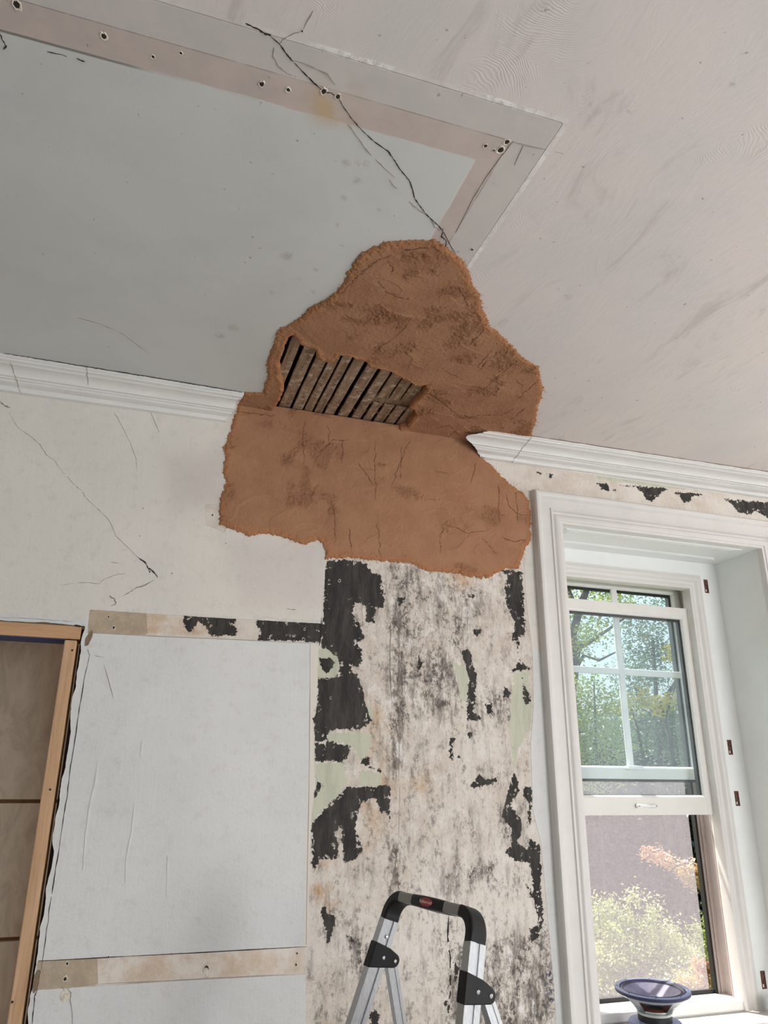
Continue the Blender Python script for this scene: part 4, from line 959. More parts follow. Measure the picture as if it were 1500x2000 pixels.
g = G('window_glass'); g.n.remove(g.b); tr = g.n.new('ShaderNodeBsdfTransparent'); tr.inputs[0].default_value = (0.93, 0.97, 0.98, 1); gl = g.n.new('ShaderNodeBsdfGlossy'); gl.inputs['Roughness'].default_value = 0.02
df = g.n.new('ShaderNodeBsdfDiffuse'); df.inputs[0].default_value = (0.75, 0.85, 0.95, 1); tl = g.n.new('ShaderNodeBsdfTranslucent'); tl.inputs[0].default_value = (0.75, 0.88, 1.0, 1)
mx = g.n.new('ShaderNodeMixShader'); mx.inputs[0].default_value = 0.05; g.l.new(tr.outputs[0], mx.inputs[1]); g.l.new(gl.outputs[0], mx.inputs[2])
m2 = g.n.new('ShaderNodeMixShader'); m2.inputs[0].default_value = 0.02; g.l.new(mx.outputs[0], m2.inputs[1]); g.l.new(tl.outputs[0], m2.inputs[2]); g.l.new(m2.outputs[0], g.out.inputs[0]); M_glass = g.m
up_s = sash('upper_sash', 1.652, 2.396, 1.623, 2.482, 0.366, 0.404, 0.056, 0.042, 0.042, M_sash)
o = box('weatherstrip', (1.66, 0.372, 1.613), (2.39, 0.398, 1.6235), M_gask, up_s)
lo_s = sash('lower_sash', 1.664, 2.384, 1.487, 2.352, 0.300, 0.334, 0.064, 0.042, 0.066, M_sash)
# muntins of the upper sash, with a rounded face
def muntin(lo, hi):
    o = box('muntin', lo, hi, M_white, up_s, bevel=0.006); return o
muntin((2.004, 0.371, 1.664), (2.036, 0.384, 2.441)); muntin((1.707, 0.3715, 2.049), (2.341, 0.3835, 2.078))
o = box('sash_lock', (1.985, 0.336, 1.660), (2.055, 0.368, 1.676), M_white, up_s, bevel=0.004)
# pull handle on the raised lower sash, like a flat bone
bm = bmesh.new(); hx, hz = 2.018, 1.5215
pts = [(hx-0.048, 0.297, hz), (hx-0.040, 0.2925, hz), (hx-0.02, 0.2885, hz), (hx, 0.2875, hz), (hx+0.02, 0.2885, hz), (hx+0.040, 0.2925, hz), (hx+0.048, 0.297, hz)]
add_tube(bm, pts, [0.0075, 0.0085, 0.0055, 0.005, 0.0055, 0.0085, 0.0075], 12); bm_obj('sash_handle', bm, M_white, lo_s, smooth=True)
bm = bmesh.new()
for dx_ in (-0.040, 0.040): add_lathe(bm, [(0.0001, 0.0), (0.0032, 0.0), (0.0036, -0.0012)], (0, 0, 0), 12, Matrix.Translation((hx+dx_, 0.2836, hz))@Matrix.Rotation(PI/2, 4, 'X'))
bm_obj('screw', bm, plain('steel_screw', srgb(150, 150, 150), rough=0.3, metal=0.8), lo_s)
bm = bmesh.new()
for dx_ in (-0.11, 0.11): add_box(bm, (2.02+dx_-0.02, 0.305, 2.3525), (2.02+dx_+0.02, 0.330, 2.356))
bm_obj('tilt_latch', bm, M_white, lo_s, bevel=0.002)
# insect screen outside the lower half
g = G('insect_screen'); g.n.remove(g.b); tr = g.n.new('ShaderNodeBsdfTransparent'); df = g.n.new('ShaderNodeBsdfDiffuse'); df.inputs[0].default_value = srgb(205, 200, 214)
tl = g.n.new('ShaderNodeBsdfTranslucent'); tl.inputs[0].default_value = srgb(225, 218, 226); ad = g.n.new('ShaderNodeMixShader'); ad.inputs[0].default_value = 0.6; g.l.new(df.outputs[0], ad.inputs[1]); g.l.new(tl.outputs[0], ad.inputs[2])
wv = g.noise(g.scale(g.pos(), (1, 1, 1)), 700, 2, 0.5); mx = g.n.new('ShaderNodeMixShader'); g.l.new(g.step(wv, 0.35, 0.65, 0.10, 0.30), mx.inputs[0]); g.l.new(tr.outputs[0], mx.inputs[1]); g.l.new(ad.outputs[0], mx.inputs[2]); g.l.new(mx.outputs[0], g.out.inputs[0]); M_screen = g.m
scr = wp(box('screen_frame', (1.700, 0.428, 0.822), (2.350, 0.442, 0.836), M_gask)); box('screen_frame_top', (1.700, 0.428, 1.630), (2.350, 0.442, 1.642), M_gask, scr)
box('screen_mesh', (1.702, 0.4345, 0.83), (2.326, 0.4350, 1.635), M_screen, scr); scr.matrix_parent_inverse = Matrix.Translation(-Vector(win.location))
# sill parts and inner stool
wp(box('sill', (1.62, 0.285, 0.785), (2.43, 0.47, 0.822), M_white, bevel=0.003)); wp(box('sill_lip', (1.700, 0.275, 0.800), (2.350, 0.288, 0.8295), M_white, bevel=0.003))
wp(box('stool', (1.40, -0.055, 0.765), (2.65, 0.300, 0.795), M_trim, bevel=0.006)); wp(box('apron', (1.43, -0.02, 0.66), (2.62, 0.0, 0.765), M_trim, bevel=0.003))
wp(box('wall_panel_below', (1.50, -0.004, 0.0), (2.56, 0.30, 0.765), M_reveal))
# old hinge mortises cut in the right side board
M_mort = plain('bare_mortise_wood', srgb(120, 72, 56), srgb(62, 36, 30), 70, 0.8, 0.4, 120)
for (x_, y0_, y1_) in ((1377.5, 1132, 1158), (1423.5, 1445, 1474), (1437.5, 1545, 1574), (1488.5, 1896, 1932)):
    a, zt = on_wall(x_, y0_, YB); _, zb = on_wall(x_, y1_, YB)
    mt = wp(box('hinge_mortise', (a-0.011, YB-0.0008, zb), (a+0.011, YB+0.001, zt), M_mort))
    bm = bmesh.new()
    for f_, rr in ((0.18, .0035), (0.55, .0028), (0.82, .003)): add_lathe(bm, [(0.0001, 0), (rr, 0)], (0, 0, 0), 10, Matrix.Translation((a+0.002, YB-0.0012, zb+(zt-zb)*f_))@Matrix.Rotation(PI/2, 4, 'X'))
    add_box(bm, (a+0.006, YB-0.0011, zb+0.004), (a+0.010, YB-0.0009, zt-0.004)); bm_obj('screw_hole', bm, M_crack, mt)
    bm = bmesh.new(); add_box(bm, (a-0.007, YB-0.0012, zb+0.006), (a-0.001, YB-0.0009, zb+0.016)); bm_obj('old_paint', bm, M_chalk, mt); mt.matrix_parent_inverse = Matrix.Translation(-Vector(win.location))

# ================================================================== LOUDSPEAKER DRIVER standing on the stool
SX, SY, SZ = 1.845, 0.135, 0.7955
spk = empty('speaker_driver', (SX, SY, SZ), 'round loudspeaker driver with a grey-blue cone facing up on the windowsill', 'speaker')
def sp(o, par=None): o.parent = par or spk; return o
M_cone = plain('speaker_cone', srgb(124, 124, 150), srgb(106, 104, 128), 30, 0.55, 0.4, 300); M_rub = plain('speaker_surround', srgb(44, 46, 72), rough=0.35, spec=0.6)
M_gask2 = plain('speaker_gasket', srgb(124, 134, 176), rough=0.4, spec=0.6); M_cast = plain('cast_basket', srgb(206, 212, 208), rough=0.28, metal=0.6); M_mag = plain('black_magnet', srgb(34, 30, 34), rough=0.5)
R_ = 0.146; TZ = 0.134; spk.scale = (0.86, 0.86, 1.0); spk.rotation_euler = (math.radians(2.0), math.radians(-0.8), 0); spk.location = (SX, SY, SZ+0.004)
sp(lathe('magnet', [(0.0001, 0.0), (0.098, 0.0), (0.104, 0.004), (0.104, 0.030), (0.100, 0.036), (0.07, 0.040), (0.0001, 0.040)], (0, 0, 0), M_gask2, caps=False))
sp(lathe('magnet_collar', [(0.066, 0.040), (0.066, 0.058), (0.062, 0.060), (0.0001, 0.060)], (0, 0, 0), M_mag, caps=False))
sp(lathe('collar_ring', [(0.062, 0.0595), (0.069, 0.0605), (0.070, 0.068), (0.064, 0.071), (0.0001, 0.071)], (0, 0, 0), M_cast, caps=False))
bm = bmesh.new(); n = 96; ra, rb, za, zb_ = 0.064, 0.128, 0.070, 0.122
def bas(a, t, off=0): r_ = ra+(rb-ra)*t+off; return (r_*math.cos(a), r_*math.sin(a), za+(zb_-za)*t)
for i in range(n):     # basket wall with four windows
    a0_, a1_ = 2*PI*i/n, 2*PI*(i+1)/n; ph = ((i+21) % 24)/24.0
    spans = [(0, 0.18), (0.82, 1.0)] if 0.14 < ph < 0.86 else [(0, 1.0)]
    for t0, t1 in spans:
        v = [bm.verts.new(bas(a0_, t0)), bm.verts.new(bas(a1_, t0)), bm.verts.new(bas(a1_, t1)), bm.verts.new(bas(a0_, t1))]; bm.faces.new(v)
bmesh.ops.remove_doubles(bm, verts=bm.verts, dist=1e-5)
o = bm_obj('basket', bm, M_cast, smooth=True); s_ = o.modifiers.new('thick', 'SOLIDIFY'); s_.thickness = 0.003; sp(o)
sp(lathe('spider', [(0.060, 0.076), (0.070, 0.078), (0.062, 0.082), (0.035, 0.080)], (0, 0, 0), plain('brown_spider', srgb(120, 66, 40), rough=0.8), caps=False))
sp(lathe('rim', [(0.120, 0.118), (0.134, 0.120), (R_, 0.126), (R_, TZ), (0.143, TZ+0.002), (0.130, TZ+0.002), (0.1285, TZ)], (0, 0, 0), M_gask2, n=96, caps=False))
sp(lathe('rim_edge', [(R_+0.0004, 0.125), (R_+0.0012, 0.127), (R_+0.0012, TZ-0.001), (R_+0.0004, TZ)], (0, 0, 0), M_rub, n=96, caps=False))
sp(lathe('surround', [(0.1285, TZ+0.0005), (0.1265, TZ-0.003), (0.1235, TZ-0.001), (0.1205, TZ+0.0015), (0.1175, TZ-0.001), (0.1150, TZ-0.0045), (0.112, TZ-0.002), (0.109, TZ-0.0005), (0.106, TZ-0.006)], (0, 0, 0), M_rub, n=96, caps=False))
cn = sp(lathe('cone', [(0.107, TZ-0.004), (0.104, TZ-0.006), (0.09, TZ-0.013), (0.07, TZ-0.024), (0.05, TZ-0.035), (0.036, TZ-0.042)], (0, 0, 0), M_cone, n=96, caps=False))
sp(lathe('dust_cap', [(0.040, TZ-0.042), (0.037, TZ-0.036), (0.028, TZ-0.028), (0.016, TZ-0.0235), (0.0001, TZ-0.022)], (0, 0, 0), M_cone, caps=False))
for k in range(8):
    bm = bmesh.new(); a = 2*PI*(k+0.3)/8; add_lathe(bm, [(0.0001, 0), (0.003, 0), (0.003, 0.0006)], (0.137*math.cos(a), 0.137*math.sin(a), TZ+0.0022), 8)
    sp(bm_obj('screw_hole', bm, M_crack))
# black rounded case standing at the right end of the stool
cs = empty('black_case', (2.425, 0.15, 0.795), 'small black plastic case at the right end of the windowsill', 'case')
o = box('shell', (-0.038, -0.035, 0.0), (0.038, 0.035, 0.058), plain('black_plastic', srgb(28, 28, 30), rough=0.35), cs, bevel=0.010)
o = box('lid', (-0.036, -0.033, 0.058), (0.036, 0.033, 0.066), plain('black_lid', srgb(40, 40, 44), rough=0.3), cs, bevel=0.004)

# ================================================================== STEP LADDER
LC = Vector((0.690, -0.722, 0.0)); E1 = Vector((0.229, -0.973, 0)).normalized(); NN = Vector((0.973, 0.229, 0)).normalized()
TOPZ = 1.348; LEAN = math.radians(17.5); SPL = 0.16
E2 = (Vector((0, 0, 1))*math.cos(LEAN)+NN*math.sin(LEAN)).normalized(); E3 = E1.cross(E2).normalized()
if E3.dot(NN) < 0: E3 = -E3
base = LC+NN*0.0
lad = empty('step_ladder', (LC.x, LC.y, 0), 'folding aluminium step ladder with a black and grey hand rail, standing before the wall', 'ladder')
M_alu = G('brushed_aluminium'); p = M_alu.pos(); nn_ = M_alu.noise(M_alu.scale(p, (1, 1, 0.03)), 420, 3, 0.6)
M_alu = M_alu.fin(M_alu.mix(M_alu.step(nn_, 0.3, 0.7), srgb(198, 200, 202), srgb(178, 180, 184)), 0.38, M_alu.bump(nn_, 0.15, 0.0005), metal=0.85)
M_blk = plain('ladder_black_plastic', srgb(17, 17, 18), srgb(26, 26, 27), 50, 0.45, 0.2, 120, spec=0.3); M_gry = plain('ladder_grey_plastic', srgb(150, 147, 142), rough=0.5)
TOP = LC+Vector((0, 0, TOPZ))       # centre of the hand rail
def L3(a, b, c=0.0): return TOP+E1*a+E2*b+E3*c
def LW(v): return v
HW = 0.161; RB_ = 0.045      # half spacing at the bend, bend radius
path = []
bot = (TOPZ-0.02)/math.cos(LEAN)
for t in np.linspace(0, 1, 2): path.append((-HW-SPL*(bot-RB_)*(1-t), -bot+(bot-RB_-0.0)*t))
for k in range(1, 11):
    a = PI-PI/2*k/10; path.append((-HW+RB_+RB_*math.cos(a), -RB_+RB_*math.sin(a)))
for k in range(0, 11):
    a = PI/2-PI/2*k/10; path.append((HW-RB_+RB_*math.cos(a), -RB_+RB_*math.sin(a)))
path.append((HW+SPL*(bot-RB_), -bot))
def resample(pth, ds=0.006):
    out = []; 
    for p, q in zip(pth[:-1], pth[1:]):
        l = math.hypot(q[0]-p[0], q[1]-p[1]); n = max(1, int(l/ds))
        for i in range(n): out.append((p[0]+(q[0]-p[0])*i/n, p[1]+(q[1]-p[1])*i/n))
    out.append(pth[-1]); return out
PTH = resample(path); cumL = [0]
for p, q in zip(PTH[:-1], PTH[1:]): cumL.append(cumL[-1]+math.hypot(q[0]-p[0], q[1]-p[1]))
MID = cumL[-1]/2
def sweep(name, s0, s1, prof, mat, bevel=0, scale=None):
    """prof: closed list of (in-plane offset outward, E3 offset); s measured from the top centre"""
    idx = [i for i, s in enumerate(cumL) if s0 <= s-MID <= s1]; bm = bmesh.new(); prev = None
    for n_, i in enumerate(idx):
        a = PTH[max(i-1, 0)]; b = PTH[min(i+1, len(PTH)-1)]; tx, ty = b[0]-a[0], b[1]-a[1]; l = math.hypot(tx, ty); nx_, ny_ = -ty/l, tx/l
        f = scale(cumL[i]-MID) if scale else 1.0
        rg = [bm.verts.new(L3(PTH[i][0]+nx_*u*f, PTH[i][1]+ny_*u*f, v*f)) for u, v in prof]; m_ = len(rg)
        if prev:
            for k in range(m_): bm.faces.new((prev[k], prev[(k+1) % m_], rg[(k+1) % m_], rg[k]))
        else: bm.faces.new(rg)
        prev = rg
    bm.faces.new(prev)
    o = bm_obj(name, bm, mat); keep(o, lad); 
    if bevel: b_ = o.modifiers.new('bevel', 'BEVEL'); b_.width = bevel; b_.limit_method = 'ANGLE'; b_.angle_limit = 0.7; b_.segments = 2
    return o
def rrect(w, h, r, n=4):
    out = []
    for cx_, cy_, a0 in ((w-r, h-r, 0), (-w+r, h-r, PI/2), (-w+r, -h+r, PI), (w-r, -h+r, 1.5*PI)):
        for k in range(n+1): a = a0+PI/2*k/n; out.append((cx_+r*math.cos(a), cy_+r*math.sin(a)))
    return out
# aluminium rail section: broad face with a lengthwise groove and a stepped flange, on both faces
hw, ht = 0.020, 0.011
rail = [(ht, -hw), (ht, -0.004), (ht-0.003, -0.003), (ht-0.003, 0.004), (ht, 0.005), (ht, hw), (-ht, hw), (-ht, 0.008), (-ht+0.004, 0.007), (-ht+0.004, 0.003), (-ht, 0.002), (-ht, -hw)]
arcl = PI/2*RB_; flat = HW-RB_
S1 = flat+arcl          # start of the straight rail
sweep('front_rail', -MID, -(S1+0.004), rail, M_alu); sweep('front_rail', S1+0.004, MID, rail, M_alu)
el = rrect(0.0118, 0.0212, 0.006)
for sg in (-1, 1):
    a, b = sorted((sg*(flat-0.006), sg*(S1+0.006))); sweep('rail_elbow', a, b, el, M_blk)
    a, b = sorted((sg*0.052, sg*(flat+0.006))); sweep('rail_sleeve', a, b, rrect(0.0108, 0.0205, 0.005), M_gry)
def sc_(s): return 1.0+0.10*math.cos(min(1, abs(s)/0.066)*PI/2)
grip = sweep('hand_grip', -0.066, 0.066, rrect(0.0116, 0.0208, 0.007), M_blk, scale=sc_)
# red oval badge with script lettering, on the room side of the grip
def badge():
    side = -1 if (L3(0, 0, 1)-TOP).dot(Vector((0, -DIST, EYE))-TOP) < 0 else 1
    return side
# two faces could carry it: the one turned to the viewer is the E3 side nearest the camera
camp = Vector((0, -DIST, EYE)); sd = 1 if E3.dot(camp-TOP) > 0 else -1
bm = bmesh.new(); ring = []
for dpt in (0.0, 0.0016):
    ring.append([bm.verts.new(L3(0.024*math.cos(2*PI*k/40), 0.0085*math.sin(2*PI*k/40), sd*(0.0222+dpt))) for k in range(40)])
bm.faces.new(ring[0]); bm.faces.new(ring[1])
for k in range(40): bm.faces.new((ring[0][k], ring[0][(k+1) % 40], ring[1][(k+1) % 40], ring[1][k]))
bd = bm_obj('badge', bm, plain('red_badge', srgb(176, 40, 48), rough=0.4), grip)
tc = bpy.data.curves.new('lettering', 'FONT'); tc.body = 'Rubbermaid'; tc.size = 0.0095; tc.align_x = 'CENTER'; tc.align_y = 'CENTER'; tc.extrude = 0.0002
to = bpy.data.objects.new('lettering', tc); COL.objects.link(to); tc.materials.append(plain('badge_lettering', srgb(225, 215, 212), rough=0.5))
xax = E1 if (E1.cross(E2)).dot(E3*sd) > 0 else -E1
R3 = Matrix((xax, E2, xax.cross(E2))).transposed().to_4x4(); pos_ = L3(0, 0, sd*0.0240)
bpy.context.view_layer.update()
tme = bpy.data.meshes.new_from_object(to.evaluated_get(bpy.context.evaluated_depsgraph_get())); tme.transform(Matrix.Translation(pos_)@R3); tmat = tc.materials[0]
bpy.data.objects.remove(to); lt = bpy.data.objects.new('lettering', tme); COL.objects.link(lt); tme.materials.clear(); tme.materials.append(tmat); lt.parent = bd
# hinge brackets, rear legs
REAR = math.radians(17.0); M_steel = plain('steel_rivet', srgb(190, 190, 190), rough=0.25, metal=0.9)
for sg in (-1, 1):
    def ra_(b): return sg*(HW+SPL*(-b-RB_))            # rail centre at height b
    # bracket outline in (E3 towards the rear, E2)
    t0 = -0.102; outl = [(-0.0225, t0), (0.021, t0-0.006)]
    cxx, cyy, rr = 0.039, t0-0.028, 0.0150
    for k in range(9): a = math.radians(72-k*20); outl.append((cxx+rr*math.cos(a), cyy+rr*math.sin(a)))
    outl += [(0.000, t0-0.051), (-0.0225, t0-0.055)]
    bm = bmesh.new(); lay = []
    for off in (-0.0135, 0.0135):
        lay.append([bm.verts.new(L3(ra_(b)+off, b, c)) for c, b in outl])
    bm.faces.new(lay[0]); bm.faces.new(lay[1]); m_ = len(outl)
    for k in range(m_): bm.faces.new((lay[0][k], lay[0][(k+1) % m_], lay[1][(k+1) % m_], lay[1][k]))
    br = bm_obj('hinge_bracket', bm, M_blk, bevel=0.0025); keep(br, lad)
    for (c, b) in ((0.008, t0-0.028), (cxx+0.002, cyy)):
        for off in (-0.0137, 0.0137):
            bm = bmesh.new(); ctr = L3(ra_(b)+off, b, c); o1 = 1 if off > 0 else -1
            M_ = Matrix((E3, E2, E3.cross(E2))).transposed().to_4x4(); M_ = Matrix.Translation(ctr)@M_
            zz = 1 if E3.cross(E2).dot(E1)*o1 > 0 else -1
            add_lathe(bm, [(0.0045, 0), (0.0042, zz*0.0012), (0.0025, zz*0.0022), (0.0001, zz*0.0024)], (0, 0, 0), 14, M_)
            rv = bm_obj('rivet', bm, M_steel); rv.parent = br
    # rear leg from the pivot to the floor
    P0 = L3(ra_(cyy), cyy, cxx-0.004); dirr = (Vector((0, 0, -1))+NN*math.tan(REAR)+E1*sg*SPL).normalized()
    P1 = P0+dirr*((P0.z-0.02)/-dirr.z); ln = (P1-P0).length; w1 = (NN-dirr*NN.dot(dirr)).normalized(); w2 = dirr.cross(w1)
    M_ = Matrix((w1, w2, dirr)).transposed().to_4x4(); M_ = Matrix.Translation(P0)@M_
    bm = bmesh.new(); pr_ = [(0.0125, -0.009), (0.0125, 0.009), (0.005, 0.009), (0.004, 0.007), (-0.002, 0.007), (-0.003, 0.009), (-0.0125, 0.009), (-0.0125, -0.009), (-0.003, -0.009), (-0.002, -0.007), (0.004, -0.007), (0.005, -0.009)]
    lay = [[bm.verts.new(M_@Vector((u, v, z))) for u, v in pr_] for z in (-0.012, ln)]
    bm.faces.new(lay[0]); bm.faces.new(lay[1])
    for k in range(len(pr_)): bm.faces.new((lay[0][k], lay[0][(k+1) % len(pr_)], lay[1][(k+1) % len(pr_)], lay[1][k]))
    keep(bm_obj('rear_leg', bm, M_alu), lad)
    ft = box('rubber_foot', (-0.018, -0.014, ln-0.03), (0.018, 0.014, ln+0.012), M_blk, bevel=0.004, M=M_); keep(ft, lad)
    fp = L3(sg*(HW+SPL*(bot-RB_)), -bot, 0); keep(box('rubber_foot', (fp.x-0.02, fp.y-0.02, 0.0), (fp.x+0.02, fp.y+0.02, 0.035), M_blk, bevel=0.004), lad)
# treads and the rivet near the top of the far rail
for zt_, dp in ((0.86, 0.24), (0.60, 0.09), (0.33, 0.09)):
    b = -(TOPZ-zt_)/math.cos(LEAN); a = HW+SPL*(-b-RB_)-0.012; c0 = L3(0, b, 0)
    M_ = Matrix.Translation(c0)@Matrix((E1, NN, Vector((0, 0, 1)))).transposed().to_4x4()
    keep(box('platform' if dp > 0.2 else 'tread', (-a, -0.03, -0.015), (a, dp-0.03, 0.012), M_blk if dp > 0.2 else M_alu, bevel=0.004, M=M_), lad)
bm = bmesh.new(); ctr = L3(-(HW+SPL*0.03)+0.0118, -0.088, 0.0)
M_ = Matrix.Translation(ctr)@Matrix((E3, E2, E3.cross(E2))).transposed().to_4x4(); zz = 1 if E3.cross(E2).dot(E1) > 0 else -1
add_lathe(bm, [(0.004, 0), (0.0036, zz*0.001), (0.0001, zz*0.0018)], (0, 0, 0), 14, M_); keep(bm_obj('rivet', bm, plain('rail_rivet', srgb(190, 190, 190), rough=0.25, metal=0.9)), lad)

# ================================================================== OUTSIDE
def leaf_mat(name, c1, c2, tr=0.5):
    g = G(name); g.n.remove(g.b); n = g.noise(g.pos(), 1.1, 3, 0.6); k = g.noise(g.pos(), 9.0, 2, 0.5)
    col = g.mix(g.step(n, 0.4, 0.62), c1, c2); col = g.mix(g.step(k, 0.35, 0.7, 0.0, 0.6), col, tuple(x*0.55 for x in c1[:3])+(1,))
    d = g.n.new('ShaderNodeBsdfDiffuse'); t = g.n.new('ShaderNodeBsdfTranslucent'); g.l.new(col, d.inputs[0]); g.l.new(col, t.inputs[0])
    gl_ = g.n.new('ShaderNodeBsdfGlossy'); gl_.inputs['Roughness'].default_value = 0.35
    mx = g.n.new('ShaderNodeMixShader'); mx.inputs[0].default_value = tr; g.l.new(d.outputs[0], mx.inputs[1]); g.l.new(t.outputs[0], mx.inputs[2])
    m2 = g.n.new('ShaderNodeMixShader'); m2.inputs[0].default_value = 0.10; g.l.new(mx.outputs[0], m2.inputs[1]); g.l.new(gl_.outputs[0], m2.inputs[2]); g.l.new(m2.outputs[0], g.out.inputs[0])
    return g.m
def leaves(name, cen, size, mat, parent, flat=0.6):
    """one mesh of folded leaf blades around the given centres"""
    n = len(cen); th = rng.uniform(0, 2*PI, n); tilt = rng.normal(0, flat, n); tilt2 = rng.normal(0, flat, n); s = size*rng.uniform(0.6, 1.25, n)
    a = np.c_[np.cos(th)*np.cos(tilt), np.sin(th)*np.cos(tilt), np.sin(tilt)]; b0 = np.c_[-np.sin(th), np.cos(th), np.zeros(n)]; c0 = np.cross(a, b0)
    b = b0*np.cos(tilt2)[:, None]+c0*np.sin(tilt2)[:, None]; c = np.cross(a, b)
    pts = [(-.5, 0, 0), (-.1, .34, .08), (.5, 0, -.05), (-.1, -.34, .08)]
    V = np.stack([cen+(a*p[0]+b*p[1]+c*p[2])*s[:, None] for p in pts], 1).reshape(-1, 3)
    i = np.arange(n)*4; F = np.vstack([np.c_[i, i+1, i+2], np.c_[i, i+2, i+3]])
    return fast_quads(name, V, F, mat, parent)
def clumps(cen, n, spread, k=40):
    n = n*1.7
    """leaf centres gathered in clumps: cen list of (x,y,z,r)"""
    out = []
    for (x, y, z, r) in cen:
        m_ = max(6, int(n*r*r)); u = rng.normal(0, 1, (m_, 3)); u /= np.linalg.norm(u, axis=1)[:, None]; rr = r*rng.uniform(0.15, 1.0, m_)**0.45
        sub = np.array([x, y, z])+u*rr[:, None]; tw = rng.normal(0, spread, (m_, k, 3))
        out.append((sub[:, None, :]+tw).reshape(-1, 3))
    return np.vstack(out)
M_bark = plain('tree_bark', srgb(92, 84, 80), srgb(66, 60, 56), 6, 0.9, 0.6, 20)
L_dark = leaf_mat('maple_leaf', srgb(110, 138, 108), srgb(140, 166, 122)); L_lime = leaf_mat('lime_leaf', srgb(186, 206, 78), srgb(212, 214, 96)); L_yel = leaf_mat('yellow_leaf', srgb(228, 212, 70), srgb(212, 206, 76))
L_shrub = leaf_mat('shrub_leaf', srgb(176, 192, 104), srgb(206, 214, 150)); L_red = leaf_mat('rust_leaf', srgb(214, 170, 128), srgb(216, 200, 110)); L_deep = leaf_mat('deep_leaf', srgb(70, 76, 68), srgb(104, 112, 88), 0.4)
def out_at(x, y, dist): v = _ray(x, y); t = (DIST+dist)/v[1]; return np.array([v[0]*t, dist, v[2]*t+EYE])
GZ = -2.2
g = G('lawn'); n = g.noise(g.pos(), 1.5, 6, 0.6); struct(fast_quads('ground', np.array([(-12, 0.6, GZ), (24, 0.6, GZ), (24, 34, GZ), (-12, 34, GZ)]), np.array([[0, 1, 2, 3]]), g.fin(g.mix(n, srgb(70, 84, 52), srgb(110, 116, 70)), 0.9)))
def tree(name, foot, label, trunk, branches, crown, mat, n, spread, size, k=30, group=None):
    t = empty(name, tuple(foot), label, 'tree' if 'tree' in name else 'shrub', group); off = -np.array(foot)
    bm = bmesh.new()
    for pts, r0, r1 in [trunk]+branches:
        m_ = len(pts); add_tube(bm, [Vector(tuple(np.array(p)+off)) for p in pts], [r0+(r1-r0)*i/(m_-1) for i in range(m_)], 8)
    bm_obj('trunk' if 'tree' in name else 'stem', bm, M_bark, t, smooth=True)
    c = clumps(crown, n, spread, k)+off; leaves('foliage', c, size, mat, t); return t
# maple whose dark limbs show in the upper left panes
D1 = 9.0; f1 = out_at(1080, 1500, D1); foot = np.array([f1[0]-0.3, D1, GZ])
B = lambda *q: [out_at(x, y, d) for x, y, d in q]
tree('maple_tree', foot, 'tall maple tree with dark curved limbs behind the upper left panes', ([foot, foot+[0.1, 0, 2.2], out_at(1095, 1420, D1)], 0.22, 0.13),
     [(B((1095,1420,9),(1118,1330,9),(1125,1270,9),(1118,1240,8.9),(1135,1180,8.8),(1150,1140,8.8),(1165,1100,8.8),(1190,1040,8.8)), 0.10, 0.04), (B((1120,1270,9),(1150,1255,8.9),(1180,1235,8.8),(1230,1200,8.6)), 0.05, 0.015), (B((1125,1190,8.8),(1110,1150,8.8),(1100,1110,8.8)), 0.05, 0.02), (B((1100,1350,9),(1140,1280,8.9),(1170,1290,8.8),(1210,1270,8.8)), 0.04, 0.012)],
     [tuple(out_at(x, y, d))+(r,) for x, y, d, r in ((1120,1120,9.5,.7),(1170,1080,9.5,.6),(1160,1220,9.4,.35),(1060,1200,9.5,.7),(1200,1150,9.8,.45),(1010,1080,9.5,.9),(960,1260,10,.8),(980,1440,10,.8),(870,1150,10.5,.9),(860,1380,10.5,.9))], L_lime, 90, 0.13, 0.068)
tree('maple_tree', np.array([out_at(1300, 1500, 11)[0], 11, GZ]), 'dark green maple tree filling the upper right panes', ([np.array([out_at(1300,1500,11)[0], 11, GZ]), out_at(1290,1500,11), out_at(1275,1250,11)], 0.09, 0.03),
     [(B((1255,1480,10.5),(1245,1420,10.4),(1235,1390,10.2),(1228,1370,10)), 0.03, 0.01), (B((1280,1400,11),(1320,1330,10.8),(1340,1280,10.6)), 0.05, 0.015)],
     [tuple(out_at(x, y, d))+(r,) for x, y, d, r in ((1250,1240,11,.55),(1310,1180,11,.5),(1230,1330,11,.5),(1300,1300,11,.6),(1350,1380,11,.6),(1270,1410,11,.55),(1210,1420,11,.5),(1320,1450,11,.6),(1400,1200,11.5,.7),(1420,1350,11.5,.7),(1220,1180,11,.3),(1380,1480,11,.6))], L_dark, 105, 0.13, 0.068)
tree('lime_tree', np.array([out_at(1170, 1500, 8)[0], 8.2, GZ]), 'bright yellow-green tree behind the left middle panes', ([np.array([out_at(1170,1500,8)[0], 8.2, GZ]), out_at(1165,1480,8.2), out_at(1160,1330,8.2)], 0.03, 0.012), [],
     [tuple(out_at(x, y, d))+(r,) for x, y, d, r in ((1145,1350,8.2,.32),(1180,1390,8.2,.32),(1130,1440,8.2,.38),(1160,1500,8.2,.42),(1190,1460,8.4,.3),(1090,1400,8.4,.5),(1150,1255,8.4,.25))], L_lime, 130, 0.10, 0.060)
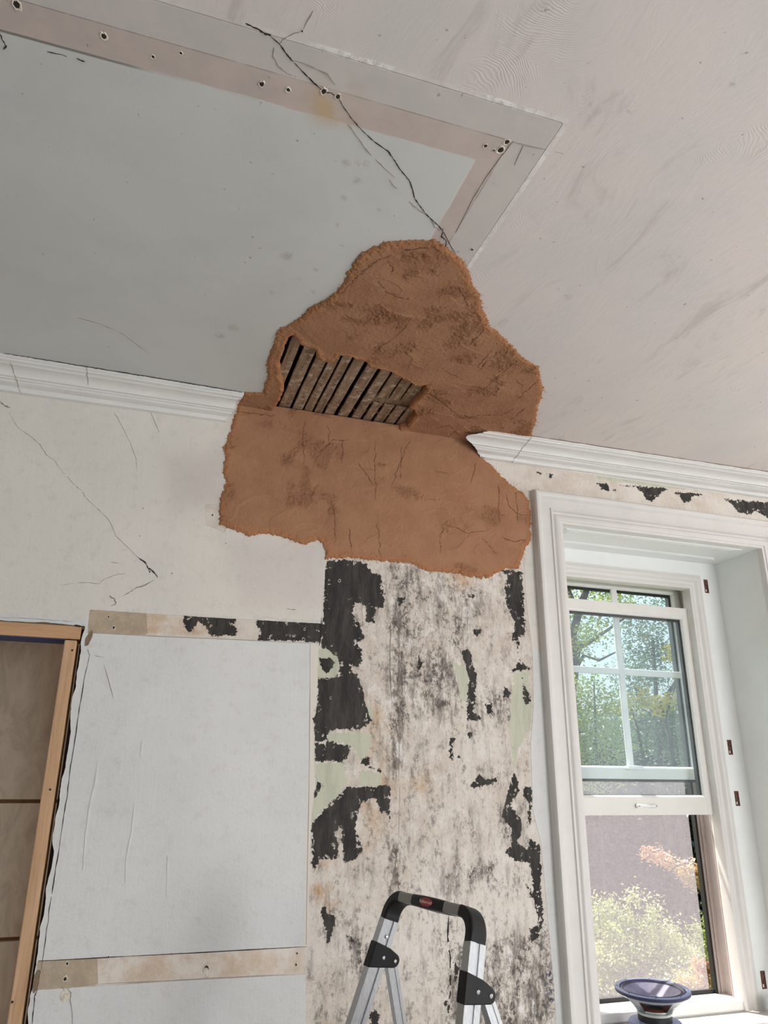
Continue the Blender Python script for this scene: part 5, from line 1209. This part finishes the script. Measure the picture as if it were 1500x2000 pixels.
tree('lime_tree', np.array([out_at(1320, 1500, 8.6)[0], 8.8, GZ]), 'yellowing young tree in front of the dark maple, right of centre', ([np.array([out_at(1320,1500,8.8)[0], 8.8, GZ]), out_at(1310,1450,8.8), out_at(1290,1370,8.8)], 0.05, 0.02), [(B((1300,1400,8.8),(1325,1320,8.8),(1320,1270,8.8)), 0.02, 0.008)],
     [tuple(out_at(x, y, d))+(r,) for x, y, d, r in ((1255,1365,8.8,.16),(1290,1380,8.8,.16),(1225,1380,8.8,.14),(1318,1275,8.8,.15),(1330,1295,8.8,.12),(1310,1370,8.8,.1))], L_yel, 260, 0.07, 0.06)
# dark evergreen belt far behind, then the light shrubs and rust-leaved bush near the house
hedge_c = [tuple(out_at(x, y, 13+1.2*random.random()))+(random.uniform(.75, 1.0),) for x in range(750, 1560, 52) for y in range(1470, 2080, 62)]
hd = tree('hedge_shrub', np.array([out_at(1270, 1990, 14)[0], 14, GZ]), 'dark dense hedge far behind the insect screen', ([np.array([out_at(1270,1990,14)[0], 14, GZ]), out_at(1270,1700,14)], 0.2, 0.05), [], hedge_c, L_deep, 26, 0.2, 0.15)
k = 0
lab = ['leftmost', 'second from the left', 'third from the left', 'middle', 'right of the middle', 'low right', 'small far right']
for (x, yt, d, w_, h_) in ((1168,1770,6.0,.34,9),(1200,1740,6.2,.30,9),(1240,1790,6.0,.34,9),(1282,1770,6.1,.34,9),(1315,1800,6.4,.36,8),(1300,1930,5.0,.28,6),(1375,1790,6.6,.28,6)):
    ft = np.array([out_at(x, yt, d)[0], d, GZ]); top = out_at(x, yt, d)
    cr = []; zz = top[2]
    for j in range(h_): cr.append((top[0]+random.gauss(0, .05+.02*j), d+random.gauss(0, .1), zz-0.06-0.16*j, min(w_, .09+.055*j)))
    tree('leafy_shrub', ft, 'pale green upright leafy shrub outside the open sash, '+lab[k], ([ft, top-[0, 0, 0.3], top], 0.02, 0.004), [], cr, L_shrub, 330, 0.06, 0.042, group='pale shrubs below the window'); k += 1
rc = [tuple(out_at(x, y, d))+(r,) for x, y, d, r in ((1310,1690,4.6,.06),(1285,1672,4.6,.05),(1335,1700,4.6,.09),(1365,1705,4.6,.09),(1355,1730,4.6,.07),(1390,1710,4.6,.08),(1265,1668,4.6,.03),(1340,1930,4.4,.12),(1370,1915,4.4,.14),(1395,1950,4.4,.14),(1350,1960,4.4,.12),(1385,1890,4.4,.08))]
ft = np.array([out_at(1420, 1990, 4.5)[0], 4.5, GZ])
tree('rust_shrub', ft, 'rust and yellow leaved bush arching in from the right outside the screen', ([ft, out_at(1420,1900,4.5), out_at(1410,1740,4.6)], 0.03, 0.015), [(B((1410,1740,4.6),(1370,1712,4.6),(1310,1685,4.6),(1258,1665,4.6)), 0.009, 0.003), (B((1420,1900,4.5),(1390,1920,4.4),(1345,1940,4.4)), 0.008, 0.003), (B((1400,1760,4.6),(1340,1735,4.6),(1290,1738,4.6)), 0.006, 0.002)], rc, L_red, 900, 0.035, 0.040, k=22)
